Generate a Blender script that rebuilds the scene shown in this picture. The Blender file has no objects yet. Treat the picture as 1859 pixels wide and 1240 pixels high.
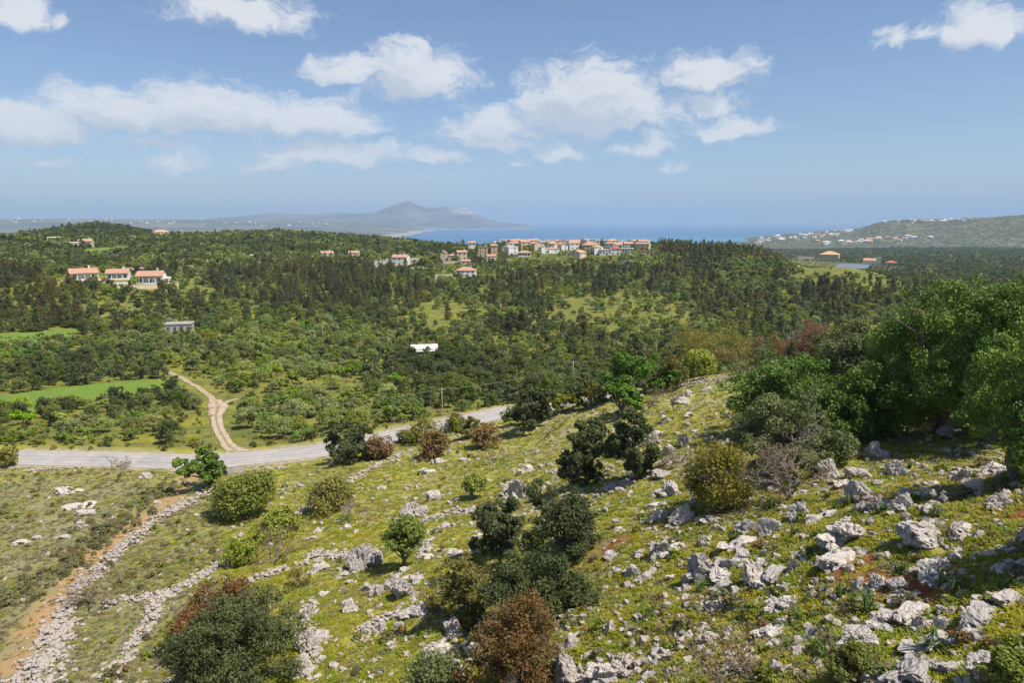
import bpy, math, random
import numpy as np
from mathutils import Vector

S = bpy.context.scene
COL = S.collection
R = math.radians
rng = np.random.default_rng(7)
random.seed(7)

# ------------------------------------------------------------------ camera
CAMZ = 130.0                       # metres above the sea
F = 24.0 / 36.0 * 1859.0           # focal length in photo pixels
PITCH = math.atan(217.0 / F)       # sea horizon sits above the picture centre
SP, CP = math.sin(PITCH), math.cos(PITCH)
cam_d = bpy.data.cameras.new('camera')
cam_d.lens = 24.0; cam_d.sensor_width = 36.0
cam_d.clip_start = 0.5; cam_d.clip_end = 120000.0
cam = bpy.data.objects.new('camera', cam_d)
cam.location = (0, 0, CAMZ)
cam.rotation_euler = (math.pi / 2 - PITCH, 0, 0)
COL.objects.link(cam); S.camera = cam

# ------------------------------------------------------------------ sun, sky, exposure
SUN_AZ, SUN_EL = R(117), R(60)      # azimuth clockwise from the viewing direction
sun_d = bpy.data.lights.new('sun', 'SUN')
sun_d.energy = 4.9; sun_d.angle = R(0.53); sun_d.color = (1.0, 0.93, 0.82)
sun = bpy.data.objects.new('sun', sun_d)
to_sun = Vector((math.sin(SUN_AZ) * math.cos(SUN_EL), math.cos(SUN_AZ) * math.cos(SUN_EL), math.sin(SUN_EL)))
sun.rotation_euler = (-to_sun).to_track_quat('-Z', 'Y').to_euler()
sun.location = (60, 10, 300)
COL.objects.link(sun)
S.view_settings.view_transform = 'Standard'; S.view_settings.look = 'None'
S.view_settings.exposure = 0.55; S.view_settings.gamma = 1.0
S.view_settings.use_curve_mapping = False
cy = S.cycles
cy.max_bounces = 4; cy.diffuse_bounces = 2; cy.glossy_bounces = 2; cy.transmission_bounces = 3
cy.transparent_max_bounces = 6; cy.volume_bounces = 1
cy.caustics_reflective = False; cy.caustics_refractive = False


def ray(px, py):
    """photo pixel -> world direction (the camera looks along +Y)"""
    xd, yd = (px - 929.5) / F, (py - 620.0) / F
    return xd, CP - yd * SP, -SP - yd * CP


def az_el(px, py):
    x, y, z = ray(px, py)
    return math.atan2(x, y), math.atan2(z, math.hypot(x, y))


class NT:
    """tiny node-tree helper"""
    def __init__(s, tree): s.t = tree
    def n(s, kind, **kw):
        nd = s.t.nodes.new(kind)
        for k, v in kw.items():
            if k.startswith('i_'):
                key = k[2:]; key = int(key) if key.isdigit() else key
                s.set(nd.inputs[key], v)
            else: setattr(nd, k, v)
        return nd
    def set(s, sock, v):
        if isinstance(v, bpy.types.NodeSocket): s.t.links.new(v, sock)
        elif isinstance(v, (tuple, list)) and len(v) == 3 and sock.type == 'RGBA': sock.default_value = (*v, 1)
        else: sock.default_value = v
    def math(s, op, a, b=0.0, c=None, clamp=False):
        nd = s.n('ShaderNodeMath', operation=op, use_clamp=clamp)
        s.set(nd.inputs[0], a); s.set(nd.inputs[1], b)
        if c is not None: s.set(nd.inputs[2], c)
        return nd.outputs[0]
    def vmath(s, op, a, b=(0, 0, 0)):
        nd = s.n('ShaderNodeVectorMath', operation=op)
        s.set(nd.inputs[0], a); s.set(nd.inputs[1], b)
        return nd.outputs['Value'] if op in ('LENGTH', 'DOT_PRODUCT') else nd.outputs[0]
    def noise(s, vec, scale, detail=4, rough=0.55, dist=0.0):
        nd = s.n('ShaderNodeTexNoise')
        if vec is not None: s.set(nd.inputs['Vector'], vec)
        nd.inputs['Scale'].default_value = scale; nd.inputs['Detail'].default_value = detail
        nd.inputs['Roughness'].default_value = rough; nd.inputs['Distortion'].default_value = dist
        return nd.outputs[0]
    def ramp(s, f, a, b, lo=0.0, hi=1.0, smooth=True):
        nd = s.n('ShaderNodeMapRange', interpolation_type='SMOOTHSTEP' if smooth else 'LINEAR')
        for i, v in enumerate((f, a, b, lo, hi)): s.set(nd.inputs[i], v)
        return nd.outputs[0]
    def mix(s, f, a, b):
        nd = s.n('ShaderNodeMix', data_type='RGBA')
        s.set(nd.inputs[0], f); s.set(nd.inputs[6], a); s.set(nd.inputs[7], b)
        return nd.outputs[2]
    def mul(s, c, v):
        nd = s.n('ShaderNodeMix', data_type='RGBA', blend_type='MULTIPLY')
        nd.inputs[0].default_value = 1.0; s.set(nd.inputs[6], c); s.set(nd.inputs[7], v)
        return nd.outputs[2]
    def attr(s, name):
        return s.n('ShaderNodeAttribute', attribute_name=name).outputs['Fac']


# ------------------------------------------------------------------ world: sky with fair-weather clouds
world = bpy.data.worlds.new('World'); S.world = world; world.use_nodes = True
wt = world.node_tree; wt.nodes.clear(); W = NT(wt)
# clouds as (photo x, photo y, half width, half height up, amount)
CLOUDS = [(40, 215, 175, 55, 1.0), (225, 190, 150, 52, .95), (390, 195, 190, 62, 1.0), (560, 205, 150, 48, 1.0), (330, 222, 260, 30, .8),
          (640, 118, 80, 42, .9), (755, 118, 110, 68, 1.05), (610, 270, 200, 32, .62), (490, 292, 80, 20, .6), (790, 285, 80, 20, .5),
          (1070, 170, 155, 88, 1.2), (1140, 205, 130, 40, .9), (890, 225, 105, 48, .78), (890, 252, 100, 24, .62), (1010, 272, 60, 26, .52),
          (1285, 128, 92, 42, .85), (1285, 180, 72, 26, .8), (1335, 222, 88, 26, .72), (1178, 262, 62, 28, .5),
          (430, 8, 150, 46, .75), (30, 10, 65, 40, .65), (105, 38, 34, 20, .45), (1800, 40, 110, 42, .68), (1620, 68, 55, 24, .45), (1700, 62, 70, 20, .38),
          (280, 262, 70, 20, .5), (325, 300, 75, 22, .52), (80, 294, 66, 18, .5), (945, 293, 22, 10, .5), (1220, 310, 24, 10, .42)]
tc = W.n('ShaderNodeTexCoord')
sx = W.n('ShaderNodeSeparateXYZ'); W.set(sx.inputs[0], tc.outputs['Generated'])
azn = W.math('ARCTAN2', sx.outputs[0], sx.outputs[1])
eln = W.math('ARCSINE', sx.outputs[2])
cb = W.n('ShaderNodeCombineXYZ'); W.set(cb.inputs[0], azn); W.set(cb.inputs[1], eln)
P = cb.outputs[0]                                            # (azimuth, elevation, 0)
sky = W.n('ShaderNodeTexSky', sky_type='NISHITA', sun_disc=False, sun_elevation=SUN_EL, sun_rotation=SUN_AZ,
          altitude=200.0, air_density=1.0, dust_density=.5, ozone_density=2.5)
SKY_STRENGTH = 0.078
LIT, DIM = (7.9, 7.9, 8.0), (5.4, 5.8, 6.6)


def blobs(P, items):
    cov = None
    for (cx, cyy, hw, hh, amt) in items:
        amt = amt + .14 if amt < .75 else amt
        a0, e0 = az_el(cx, cyy + hh * .35)
        a1, _ = az_el(cx + hw, cyy); _, e1 = az_el(cx, cyy - hh)
        sa, se = amt / (abs(a1 - a0) * 1.12), amt / abs(e1 - e0)
        ma = W.n('ShaderNodeVectorMath', operation='MULTIPLY_ADD')
        W.set(ma.inputs[0], P); ma.inputs[1].default_value = (sa, se, 0); ma.inputs[2].default_value = (-a0 * sa, -e0 * se, 0)
        q = W.vmath('MAXIMUM', ma.outputs[0], W.vmath('MULTIPLY', ma.outputs[0], (-1, -2.1, 0)))   # flatter undersides
        v = W.math('SUBTRACT', amt, W.vmath('LENGTH', q))
        cov = v if cov is None else W.math('MAXIMUM', cov, v)
    return cov


def cloud_bg(cov, above):
    alpha = W.math('MULTIPLY', W.ramp(cov, -.05, .56), .86)
    shade = W.ramp(W.math('SUBTRACT', above, W.math('MULTIPLY', cov, .35)), -.05, .55)
    bg = W.n('ShaderNodeBackground'); W.set(bg.inputs[0], W.mix(alpha, W.mul(sky.outputs[0], (.94, .985, 1.10)), W.mix(shade, LIT, DIM)))
    bg.inputs[1].default_value = SKY_STRENGTH
    return bg.outputs[0]


def fine_noise(P, detail): return W.math('SUBTRACT', W.noise(W.vmath('MULTIPLY', P, (.8, 1.9, 1)), 25.0, detail, .70), .5)


warp = W.n('ShaderNodeTexNoise'); W.set(warp.inputs['Vector'], P)
warp.inputs['Scale'].default_value = 16.0; warp.inputs['Detail'].default_value = 3.0; warp.inputs['Roughness'].default_value = .6
Pw = W.vmath('ADD', P, W.vmath('MULTIPLY', W.vmath('SUBTRACT', warp.outputs['Color'], (.5, .5, .5)), (.10, .06, 0)))
up = W.vmath('ADD', Pw, (.016, .026, 0))                     # a look towards the sun through the cloud
seen = cloud_bg(W.math('ADD', blobs(Pw, CLOUDS), W.math('MULTIPLY', fine_noise(Pw, 8), 1.6)), W.math('ADD', blobs(up, [c for c in CLOUDS if c[2] > 85]), fine_noise(up, 4)))
# the same kind of cloud goes on all round the sky outside the view
low = W.ramp(eln, R(4), R(12), .12, 0)
w1 = W.math('SUBTRACT', W.math('MULTIPLY', W.math('SUBTRACT', W.noise(W.vmath('MULTIPLY', P, (1.0, 2.4, 1)), 4.0, 4, .55), .56), 5.5), low)
w2 = W.math('MULTIPLY', W.math('SUBTRACT', W.noise(W.vmath('MULTIPLY', W.vmath('ADD', P, (.016, .026, 0)), (1.0, 2.4, 1)), 4.0, 2, .55), .56), 5.5)
around = cloud_bg(w1, w2)
win = W.math('MULTIPLY', W.ramp(W.math('ABSOLUTE', azn), R(41), R(47), 1, 0), W.ramp(eln, R(22), R(27), 1, 0))
mxw = W.n('ShaderNodeMixShader'); W.set(mxw.inputs[0], win); W.set(mxw.inputs[1], around); W.set(mxw.inputs[2], seen)
wo = W.n('ShaderNodeOutputWorld'); W.set(wo.inputs[0], mxw.outputs[0])
world.cycles.sampling_method = 'MANUAL'; world.cycles.sample_map_resolution = 512

# ------------------------------------------------------------------ helpers: noise, meshes, objects
def _h(ix, iy, iz, seed):
    h = (ix * 374761393 + iy * 668265263 + iz * 2147483647 + seed * 1274126177) & 0xFFFFFFFF
    h = ((h ^ (h >> 13)) * 1274126177) & 0xFFFFFFFF
    h = (h ^ (h >> 16)) & 0xFFFF
    return h / 65535.0


def vnoise(p, seed=0):
    p = np.asarray(p, float); i = np.floor(p).astype(np.int64); f = p - i
    u = f * f * f * (f * (f * 6 - 15) + 10)
    r = 0
    for a in (0, 1):
        wa = u[:, 0] if a else 1 - u[:, 0]
        for b in (0, 1):
            wb = u[:, 1] if b else 1 - u[:, 1]
            for c in (0, 1):
                wc = u[:, 2] if c else 1 - u[:, 2]
                r = r + wa * wb * wc * _h(i[:, 0] + a, i[:, 1] + b, i[:, 2] + c, seed)
    return r


def fbm(p, octaves=4, seed=0, gain=.5):
    s, a, t = 0, 1.0, 0
    p = np.asarray(p, float)
    for o in range(octaves):
        s = s + a * vnoise(p * 2 ** o + 17.3 * o, seed + o); t += a; a *= gain
    return s / t


def fbm2(x, y, scale, octaves=4, seed=0, gain=.5):
    x = np.atleast_1d(np.asarray(x, float)); y = np.atleast_1d(np.asarray(y, float))
    return fbm(np.stack([x / scale, y / scale, np.full_like(x, 3.7)], 1), octaves, seed, gain)


def sstep(a, b, x):
    t = np.clip((x - a) / (b - a), 0, 1); return t * t * (3 - 2 * t)


def mesh(name, V, faces, mats=(), mat_idx=None, attrs=None, smooth=False):
    """faces: list of (n,k) index arrays"""
    me = bpy.data.meshes.new(name)
    V = np.asarray(V, np.float32)
    faces = [np.asarray(f, np.int32) for f in (faces if isinstance(faces, list) else [faces]) if len(f)]
    nl = sum(f.size for f in faces); npoly = sum(len(f) for f in faces)
    me.vertices.add(len(V)); me.vertices.foreach_set('co', V.ravel())
    me.loops.add(nl); me.polygons.add(npoly)
    me.loops.foreach_set('vertex_index', np.concatenate([f.ravel() for f in faces]))
    sizes = np.concatenate([np.full(len(f), f.shape[1], np.int32) for f in faces])
    me.polygons.foreach_set('loop_start', np.concatenate([[0], np.cumsum(sizes)[:-1]]).astype(np.int32))
    me.polygons.foreach_set('use_smooth', np.full(npoly, smooth, bool))
    for m in mats: me.materials.append(m)
    if mat_idx is not None: me.polygons.foreach_set('material_index', np.asarray(mat_idx, np.int32))
    for k, a in (attrs or {}).items():
        at = me.attributes.new(k, 'FLOAT', 'POINT'); at.data.foreach_set('value', np.asarray(a, np.float32))
    me.update(calc_edges=True)
    return me


def link(name, data, loc=(0, 0, 0), rot=(0, 0, 0), scale=(1, 1, 1), parent=None):
    o = bpy.data.objects.new(name, data); COL.objects.link(o)
    o.location = loc; o.rotation_euler = rot; o.scale = scale
    if parent is not None: o.parent = parent
    return o


def tag(o, label, cat, group=None, kind=None):
    o['label'] = label; o['category'] = cat
    if group: o['group'] = group
    if kind: o['kind'] = kind
    return o


class Geo:
    """collects primitives into one mesh"""
    def __init__(s): s.V = []; s.Q = []; s.T = []; s.n = 0
    def add(s, V, Q=(), T=()):
        V = np.asarray(V, float)
        if len(Q): s.Q.append(np.asarray(Q) + s.n)
        if len(T): s.T.append(np.asarray(T) + s.n)
        s.V.append(V); s.n += len(V)
    def box(s, x0, x1, y0, y1, z0, z1):
        V = [(x, y, z) for z in (z0, z1) for y in (y0, y1) for x in (x0, x1)]
        s.add(V, [(0, 2, 3, 1), (4, 5, 7, 6), (0, 1, 5, 4), (1, 3, 7, 5), (3, 2, 6, 7), (2, 0, 4, 6)])
    def tube(s, pts, rad, sides=5, cap=True):
        pts = np.asarray(pts, float); rad = np.asarray(rad, float); m = len(pts)
        d = np.gradient(pts, axis=0); d /= np.linalg.norm(d, axis=1)[:, None] + 1e-9
        ref = np.where(np.abs(d[:, 2:3]) < .9, [[0, 0, 1.]], [[1., 0, 0]])
        u = np.cross(d, ref); u /= np.linalg.norm(u, axis=1)[:, None] + 1e-9; w = np.cross(d, u)
        a = np.arange(sides) / sides * 2 * np.pi
        V = pts[:, None] + rad[:, None, None] * (np.cos(a)[None, :, None] * u[:, None] + np.sin(a)[None, :, None] * w[:, None])
        i = np.arange(m - 1)[:, None] * sides; j = np.arange(sides)[None]; k = (j + 1) % sides
        Q = np.stack([i + j, i + k, i + sides + k, i + sides + j], -1).reshape(-1, 4)
        s.add(V.reshape(-1, 3), Q)
        if cap:
            c = s.n
            s.add(pts[-1:] + d[-1:] * rad[-1] * .3)
            base = c - sides
            s.T.append(np.stack([base + np.arange(sides), base + (np.arange(sides) + 1) % sides, np.full(sides, c)], 1))
    def faces(s):
        f = []
        if s.Q: f.append(np.concatenate(s.Q))
        if s.T: f.append(np.concatenate(s.T))
        return f
    def mesh(s, name, mats=(), smooth=False, attrs=None):
        return mesh(name, np.concatenate(s.V), s.faces(), mats, None, attrs, smooth)


def mat(name):
    m = bpy.data.materials.new(name); m.use_nodes = True
    m.node_tree.nodes.clear(); t = NT(m.node_tree)
    return m, t


def finish(t, col, rough=.85, spec=.25, bump=None, bump_d=.05, bump_s=1.0, trans=0.0, trans_col=None):
    b = t.n('ShaderNodeBsdfPrincipled'); t.set(b.inputs['Base Color'], col)
    t.set(b.inputs['Roughness'], rough); b.inputs['Specular IOR Level'].default_value = spec
    if bump is not None:
        bn = t.n('ShaderNodeBump'); bn.inputs['Strength'].default_value = bump_s; bn.inputs['Distance'].default_value = bump_d
        t.set(bn.inputs['Height'], bump); t.set(b.inputs['Normal'], bn.outputs[0])
    out = t.n('ShaderNodeOutputMaterial'); sh = b.outputs[0]
    if trans:
        tr = t.n('ShaderNodeBsdfTranslucent'); t.set(tr.inputs[0], trans_col if trans_col is not None else col)
        mx = t.n('ShaderNodeMixShader'); mx.inputs[0].default_value = trans
        t.set(mx.inputs[1], sh); t.set(mx.inputs[2], tr.outputs[0]); sh = mx.outputs[0]
    t.set(out.inputs[0], sh)


def plain(name, c0, c1=None, scale=2.0, rough=.85, spec=.2, bump=0.0, detail=5):
    m, t = mat(name)
    pos = t.n('ShaderNodeNewGeometry').outputs['Position']
    nz = t.noise(pos, scale, detail, .6)
    c1 = c1 or tuple(v * .72 for v in c0)
    col = t.mix(t.ramp(nz, .35, .68), c0, c1)
    finish(t, col, rough, spec, t.noise(pos, scale * 6, 4) if bump else None, bump or .02)
    return m


# ------------------------------------------------------------------ the lie of the land (heights relative to the camera)
def tan_dep(px, py):
    x, y, z = ray(px, py); return -z / math.hypot(x, y)


# per viewing column: ('q', photo y, height) fixes a seen point, ('r', distance, height) a hidden or far one
COLS = {
    -300: [('r', 6, -20), ('r', 30, -29), ('q', 1000, -31.5), ('q', 845, -33), ('q', 815, -33), ('q', 760, -36), ('q', 720, -38), ('q', 630, -40), ('q', 590, -40), ('r', 430, -30), ('r', 550, -25), ('r', 750, -20), ('r', 900, -18), ('r', 1300, -26), ('r', 1700, -60), ('r', 2600, -100), ('r', 4000, -100)],
    0: [('r', 6, -20), ('r', 30, -28), ('q', 1240, -29.5), ('q', 1000, -31.5), ('q', 845, -33), ('q', 815, -33), ('q', 760, -36), ('q', 720, -38), ('q', 630, -40), ('q', 590, -40), ('r', 430, -29), ('r', 550, -24.5), ('r', 750, -20), ('r', 900, -19), ('r', 1300, -32), ('r', 1700, -60), ('r', 2600, -100), ('r', 4000, -100)],
    110: [('r', 6, -19), ('r', 30, -27), ('q', 1240, -29), ('q', 1000, -31.3), ('q', 848, -33), ('q', 818, -33), ('q', 760, -36.2), ('q', 710, -39), ('q', 630, -41), ('q', 585, -41), ('r', 425, -29.5), ('r', 540, -25.5), ('r', 750, -20), ('r', 900, -20), ('r', 1300, -13), ('r', 1550, -35), ('r', 2600, -100), ('r', 4000, -100)],
    215: [('r', 6, -19), ('r', 30, -27), ('q', 1240, -28.7), ('q', 1000, -31.2), ('q', 849, -33), ('q', 822, -33), ('q', 760, -36.4), ('q', 702, -39.5), ('q', 630, -42), ('q', 580, -42), ('r', 420, -30), ('r', 530, -26), ('r', 600, -24), ('r', 800, -19.5), ('r', 1000, -19), ('r', 1300, 5), ('r', 1500, -14), ('r', 2600, -100), ('r', 4000, -110)],
    320: [('r', 6, -19), ('r', 30, -26), ('q', 1240, -28), ('q', 1000, -30.7), ('q', 850, -33), ('q', 824, -33), ('q', 760, -36.6), ('q', 700, -39.7), ('q', 630, -42.4), ('q', 580, -43), ('r', 420, -31), ('r', 530, -27), ('r', 700, -25), ('r', 900, -22), ('r', 1100, -22), ('r', 1300, -26), ('r', 1600, -50), ('r', 2600, -110), ('r', 4000, -125)],
    500: [('r', 6, -18), ('r', 30, -25), ('q', 1240, -26.5), ('q', 1000, -29.5), ('q', 870, -32), ('q', 838, -33), ('q', 818, -33.2), ('q', 760, -37), ('q', 700, -40), ('q', 630, -43.5), ('q', 580, -45), ('q', 540, -44), ('r', 600, -33), ('r', 800, -24), ('r', 1050, -15.5), ('r', 1200, -15), ('r', 1900, -100), ('r', 2800, -140), ('r', 4000, -140)],
    750: [('r', 6, -17), ('r', 25, -22), ('q', 1240, -24), ('q', 1000, -26.5), ('q', 900, -29), ('q', 800, -32.5), ('q', 787, -33), ('q', 772, -33.2), ('q', 740, -36), ('q', 690, -40), ('q', 632, -44.5), ('q', 580, -47), ('q', 530, -45), ('r', 520, -39.5), ('r', 570, -36), ('r', 650, -29), ('r', 900, -29), ('r', 1100, -29), ('r', 1800, -100), ('r', 2500, -140), ('r', 4000, -140)],
    950: [('r', 6, -16), ('r', 22, -20.5), ('q', 1240, -22), ('q', 1100, -23), ('q', 1000, -24), ('q', 900, -26), ('q', 800, -29.5), ('q', 768, -31), ('q', 745, -33.2), ('q', 720, -36), ('q', 690, -39), ('q', 640, -44), ('q', 590, -47), ('q', 540, -46), ('q', 500, -41), ('r', 560, -30.5), ('r', 620, -23), ('r', 660, -22), ('r', 800, -32), ('r', 1500, -100), ('r', 2200, -140), ('r', 4000, -140)],
    1150: [('r', 6, -15), ('r', 20, -17.5), ('q', 1240, -18.5), ('q', 1100, -19.5), ('q', 950, -20.5), ('q', 850, -21.5), ('q', 760, -23.5), ('q', 705, -25), ('r', 125, -33), ('r', 140, -36), ('r', 190, -41), ('q', 640, -44), ('q', 590, -47), ('q', 540, -45), ('r', 520, -39), ('r', 590, -29), ('r', 650, -22.5), ('r', 700, -23), ('r', 900, -42), ('r', 1500, -100), ('r', 2500, -140), ('r', 4000, -140)],
    1350: [('r', 6, -13), ('r', 18, -15), ('q', 1240, -16), ('q', 1100, -16.8), ('q', 950, -17.5), ('q', 850, -18.2), ('q', 760, -19.8), ('q', 690, -22), ('q', 662, -23.5), ('r', 150, -33), ('r', 200, -41), ('r', 260, -45), ('q', 590, -47), ('q', 540, -45), ('r', 560, -36), ('r', 650, -29), ('r', 720, -26), ('r', 800, -32), ('r', 1500, -90), ('r', 2500, -125), ('r', 4000, -140)],
    1550: [('r', 6, -11.5), ('r', 16, -13), ('q', 1240, -13.8), ('q', 1100, -14.2), ('q', 950, -14.6), ('q', 850, -15.2), ('q', 780, -16.5), ('r', 80, -19), ('r', 110, -23), ('r', 150, -33), ('r', 220, -42), ('r', 300, -46), ('q', 560, -44), ('r', 465, -31), ('r', 500, -26.3), ('r', 540, -26), ('r', 600, -42), ('r', 700, -56), ('r', 1100, -70), ('r', 1700, -86), ('r', 3000, -110), ('r', 4000, -130)],
    1750: [('r', 6, -10.5), ('r', 14, -11.5), ('q', 1240, -12.2), ('q', 1100, -12.4), ('q', 950, -12.8), ('q', 850, -13.4), ('q', 800, -14), ('r', 70, -16), ('r', 100, -20), ('r', 150, -30), ('r', 220, -42), ('r', 400, -50), ('r', 600, -56), ('r', 1000, -66), ('r', 2000, -84), ('r', 3000, -100), ('r', 4000, -115)],
    2050: [('r', 6, -9), ('r', 14, -9.5), ('r', 30, -10.2), ('r', 60, -12), ('r', 100, -17), ('r', 150, -28), ('r', 220, -42), ('r', 400, -50), ('r', 600, -56), ('r', 1000, -66), ('r', 2000, -84), ('r', 3000, -100), ('r', 4000, -115)],
}
LR0, LR1, NLR = math.log(4.0), math.log(4200.0), 700
_lr = np.linspace(LR0, LR1, NLR)
_caz, _cz = [], []
for px_, ent in COLS.items():
    pts = []
    for e in ent:
        if e[0] == 'q': pts.append((math.log(-e[2] / tan_dep(px_, e[1])), e[2]))
        else: pts.append((math.log(e[1]), e[2]))
    pts.sort(); pts = np.array(pts)
    z = np.interp(_lr, pts[:, 0], pts[:, 1])
    k = np.exp(-.5 * (np.arange(-24, 25) / 5.5) ** 2); k /= k.sum()
    z = np.convolve(np.pad(z, 24, mode='edge'), k, mode='valid')
    _caz.append(math.atan((px_ - 929.5) / F / CP)); _cz.append(z)
_caz = np.array(_caz); _cz = np.array(_cz)
_order = np.argsort(_caz); _caz = _caz[_order]; _cz = _cz[_order]
NAZ = 1441
_azg = np.linspace(-math.pi, math.pi, NAZ)
_wrap_az = np.concatenate([[_caz[-1] - 2 * math.pi], _caz, [_caz[0] + 2 * math.pi]])
_wrap_z = np.concatenate([_cz[-1:], _cz, _cz[:1]])
HG = np.empty((NAZ, NLR))
for j in range(NLR): HG[:, j] = np.interp(_azg, _wrap_az, _wrap_z[:, j])
k = np.exp(-.5 * (np.arange(-16, 17) / 6.0) ** 2); k /= k.sum()
HG = np.apply_along_axis(lambda c: np.convolve(np.pad(c, 16, mode='wrap'), k, mode='valid'), 0, HG)


def base_h(x, y):
    a = np.arctan2(x, y); l = np.log(np.maximum(np.hypot(x, y), 4.01))
    fa = np.clip((a + math.pi) / (2 * math.pi) * (NAZ - 1), 0, NAZ - 1.001)
    fl = np.clip((l - LR0) / (LR1 - LR0) * (NLR - 1), 0, NLR - 1.001)
    i, j = fa.astype(int), fl.astype(int); u, v = fa - i, fl - j
    return (HG[i, j] * (1 - u) * (1 - v) + HG[i + 1, j] * u * (1 - v) + HG[i, j + 1] * (1 - u) * v + HG[i + 1, j + 1] * u * v)


def poly_dist(x, y, P):
    """distance to a polyline and height along it"""
    P = np.asarray(P, float); best = np.full(x.shape, 1e9); zz = np.zeros(x.shape)
    for a, b in zip(P[:-1], P[1:]):
        d = b[:2] - a[:2]; t = np.clip(((x - a[0]) * d[0] + (y - a[1]) * d[1]) / (d @ d), 0, 1)
        q = np.hypot(x - a[0] - t * d[0], y - a[1] - t * d[1]); m = q < best
        best = np.where(m, q, best)
        if P.shape[1] > 2: zz = np.where(m, a[2] + t * (b[2] - a[2]), zz)
    return best, zz


def catmull(P, n=8):
    P = np.asarray(P, float); Q = np.vstack([2 * P[0] - P[1], P, 2 * P[-1] - P[-2]]); out = []
    for i in range(1, len(Q) - 2):
        for t in np.arange(n) / n:
            out.append(.5 * (2 * Q[i] + (Q[i + 1] - Q[i - 1]) * t + (2 * Q[i - 1] - 5 * Q[i] + 4 * Q[i + 1] - Q[i + 2]) * t * t + (3 * Q[i] - Q[i - 1] - 3 * Q[i + 1] + Q[i + 2]) * t ** 3))
    out.append(Q[-2]); return np.array(out)


def on_level(px, py, z):
    x, y, dz = ray(px, py); k = z / dz; return (x * k, y * k, z)


ROAD = catmull([on_level(px, py, -33.0) for px, py in [(-420, 806), (-250, 818), (-100, 827), (0, 830), (100, 832.5), (200, 834.5), (333, 838), (430, 834), (500, 827.5), (590, 817), (700, 795), (760, 782), (837, 766), (890, 754), (925, 746), (970, 744), (1020, 742), (1080, 730), (1150, 712)]], 8)
ROAD[:, 2] = -33.0
ROAD_HALF = 2.85


def height(x, y):
    """ground height relative to the camera"""
    x = np.atleast_1d(np.asarray(x, float)); y = np.atleast_1d(np.asarray(y, float))
    r = np.hypot(x, y); z = base_h(x, y)
    near = r < 260
    d = np.full(x.shape, 99.0)
    if near.any():
        d[near] = poly_dist(x[near], y[near], ROAD)[0]
    n = fbm2(x, y, 9.0, 4, 3) - .5
    n2 = fbm2(x, y, 1.7, 3, 9) - .5
    hill = sstep(-30, 12, x) * sstep(130, 90, r)
    z = z + n * (1.0 + 1.1 * hill) * np.minimum(1, r / 20) * sstep(3.6, 10, d) + n2 * (.22 + .28 * hill) * (r < 200) * sstep(3.6, 7, d)
    far = r > 300
    if far.any(): z = z + (fbm2(x, y, 140.0, 3, 21) - .5) * 7.0 * sstep(300, 700, r)
    k = sstep(8.5, 3.7, d)
    return z * (1 - k) + (-33.04) * k


def ground_at(px, py, rmin=12.0, rmax=4000.0):
    """where the sight line through a photo pixel meets the ground"""
    dx, dy, dz = ray(px, py); h = math.hypot(dx, dy)
    rr = np.exp(np.linspace(math.log(rmin), math.log(rmax), 1500)) / h
    gz = height(dx * rr, dy * rr); below = np.nonzero(gz > dz * rr)[0]
    if len(below) == 0: i = len(rr) - 1
    else: i = below[0]
    if i > 0:
        a, b = gz[i - 1] - dz * rr[i - 1], gz[i] - dz * rr[i]
        t = np.clip(-a / (b - a + 1e-9), 0, 1); k = rr[i - 1] + t * (rr[i] - rr[i - 1])
    else: k = rr[0]
    x, y = dx * k, dy * k; z = float(height(x, y)[0])
    return x, y, z


def depth_of(x, y, z): return y * CP - z * SP


def project(x, y, z):
    d = y * CP - z * SP
    return 929.5 + F * x / d, 620.0 + F * (-(z * CP + y * SP)) / d


def wz(z): return z + CAMZ

# ------------------------------------------------------------------ land cover
def in_poly(px, py, poly):
    c = np.zeros(px.shape, bool); n = len(poly)
    for i in range(n):
        x1, y1 = poly[i]; x2, y2 = poly[(i + 1) % n]
        m = ((y1 > py) != (y2 > py)) & (px < (x2 - x1) * (py - y1) / (y2 - y1 + 1e-9) + x1)
        c ^= m
    return c


FIELD_A = [(-60, 726), (0, 720), (95, 706), (150, 699), (245, 692), (330, 693), (336, 702), (262, 712), (235, 724), (180, 726), (140, 730), (95, 740), (30, 750), (-60, 760)]
FIELD_B = [(-60, 612), (0, 608), (60, 602), (140, 598), (142, 606), (95, 618), (60, 626), (0, 634), (-60, 640)]
FIELD_C = [(150, 452), (235, 447), (238, 456), (170, 464), (150, 463)]
FIELD_D = [(0, 441), (48, 443), (40, 448), (0, 449)]
MEADOW = [(1000, 545), (1120, 538), (1250, 560), (1265, 600), (1180, 622), (1080, 612), (1000, 596)]
VILLA_HILL = [(1425, 474), (1450, 466), (1500, 474), (1575, 480), (1560, 494), (1505, 497), (1450, 490)]
GAPS = [[(352, 690), (330, 683), (316, 680), (318, 690), (380, 726), (378, 750), (390, 800), (435, 822), (445, 815), (412, 796), (404, 760), (402, 742), (440, 730), (425, 722), (398, 720), (380, 708)],
        [(445, 715), (480, 705), (482, 722), (450, 725)], [(310, 770), (335, 768), (335, 800), (315, 800)],
        [(668, 655), (655, 668), (635, 700), (632, 712), (645, 700), (672, 664)],
        [(735, 636), (800, 634), (812, 650), (740, 652)]]
TRACKS = [catmull([ground_at(*p) for p in [(440, 827), (424, 815), (409, 800), (398, 780), (392, 755), (396, 738), (390, 726)]], 8),
          catmull([ground_at(*p) for p in [(396, 738), (384, 722), (366, 708), (350, 698), (330, 686), (318, 681), (300, 672)]], 8),
          catmull([ground_at(*p) for p in [(394, 736), (412, 730), (432, 724)]], 8)]
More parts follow.
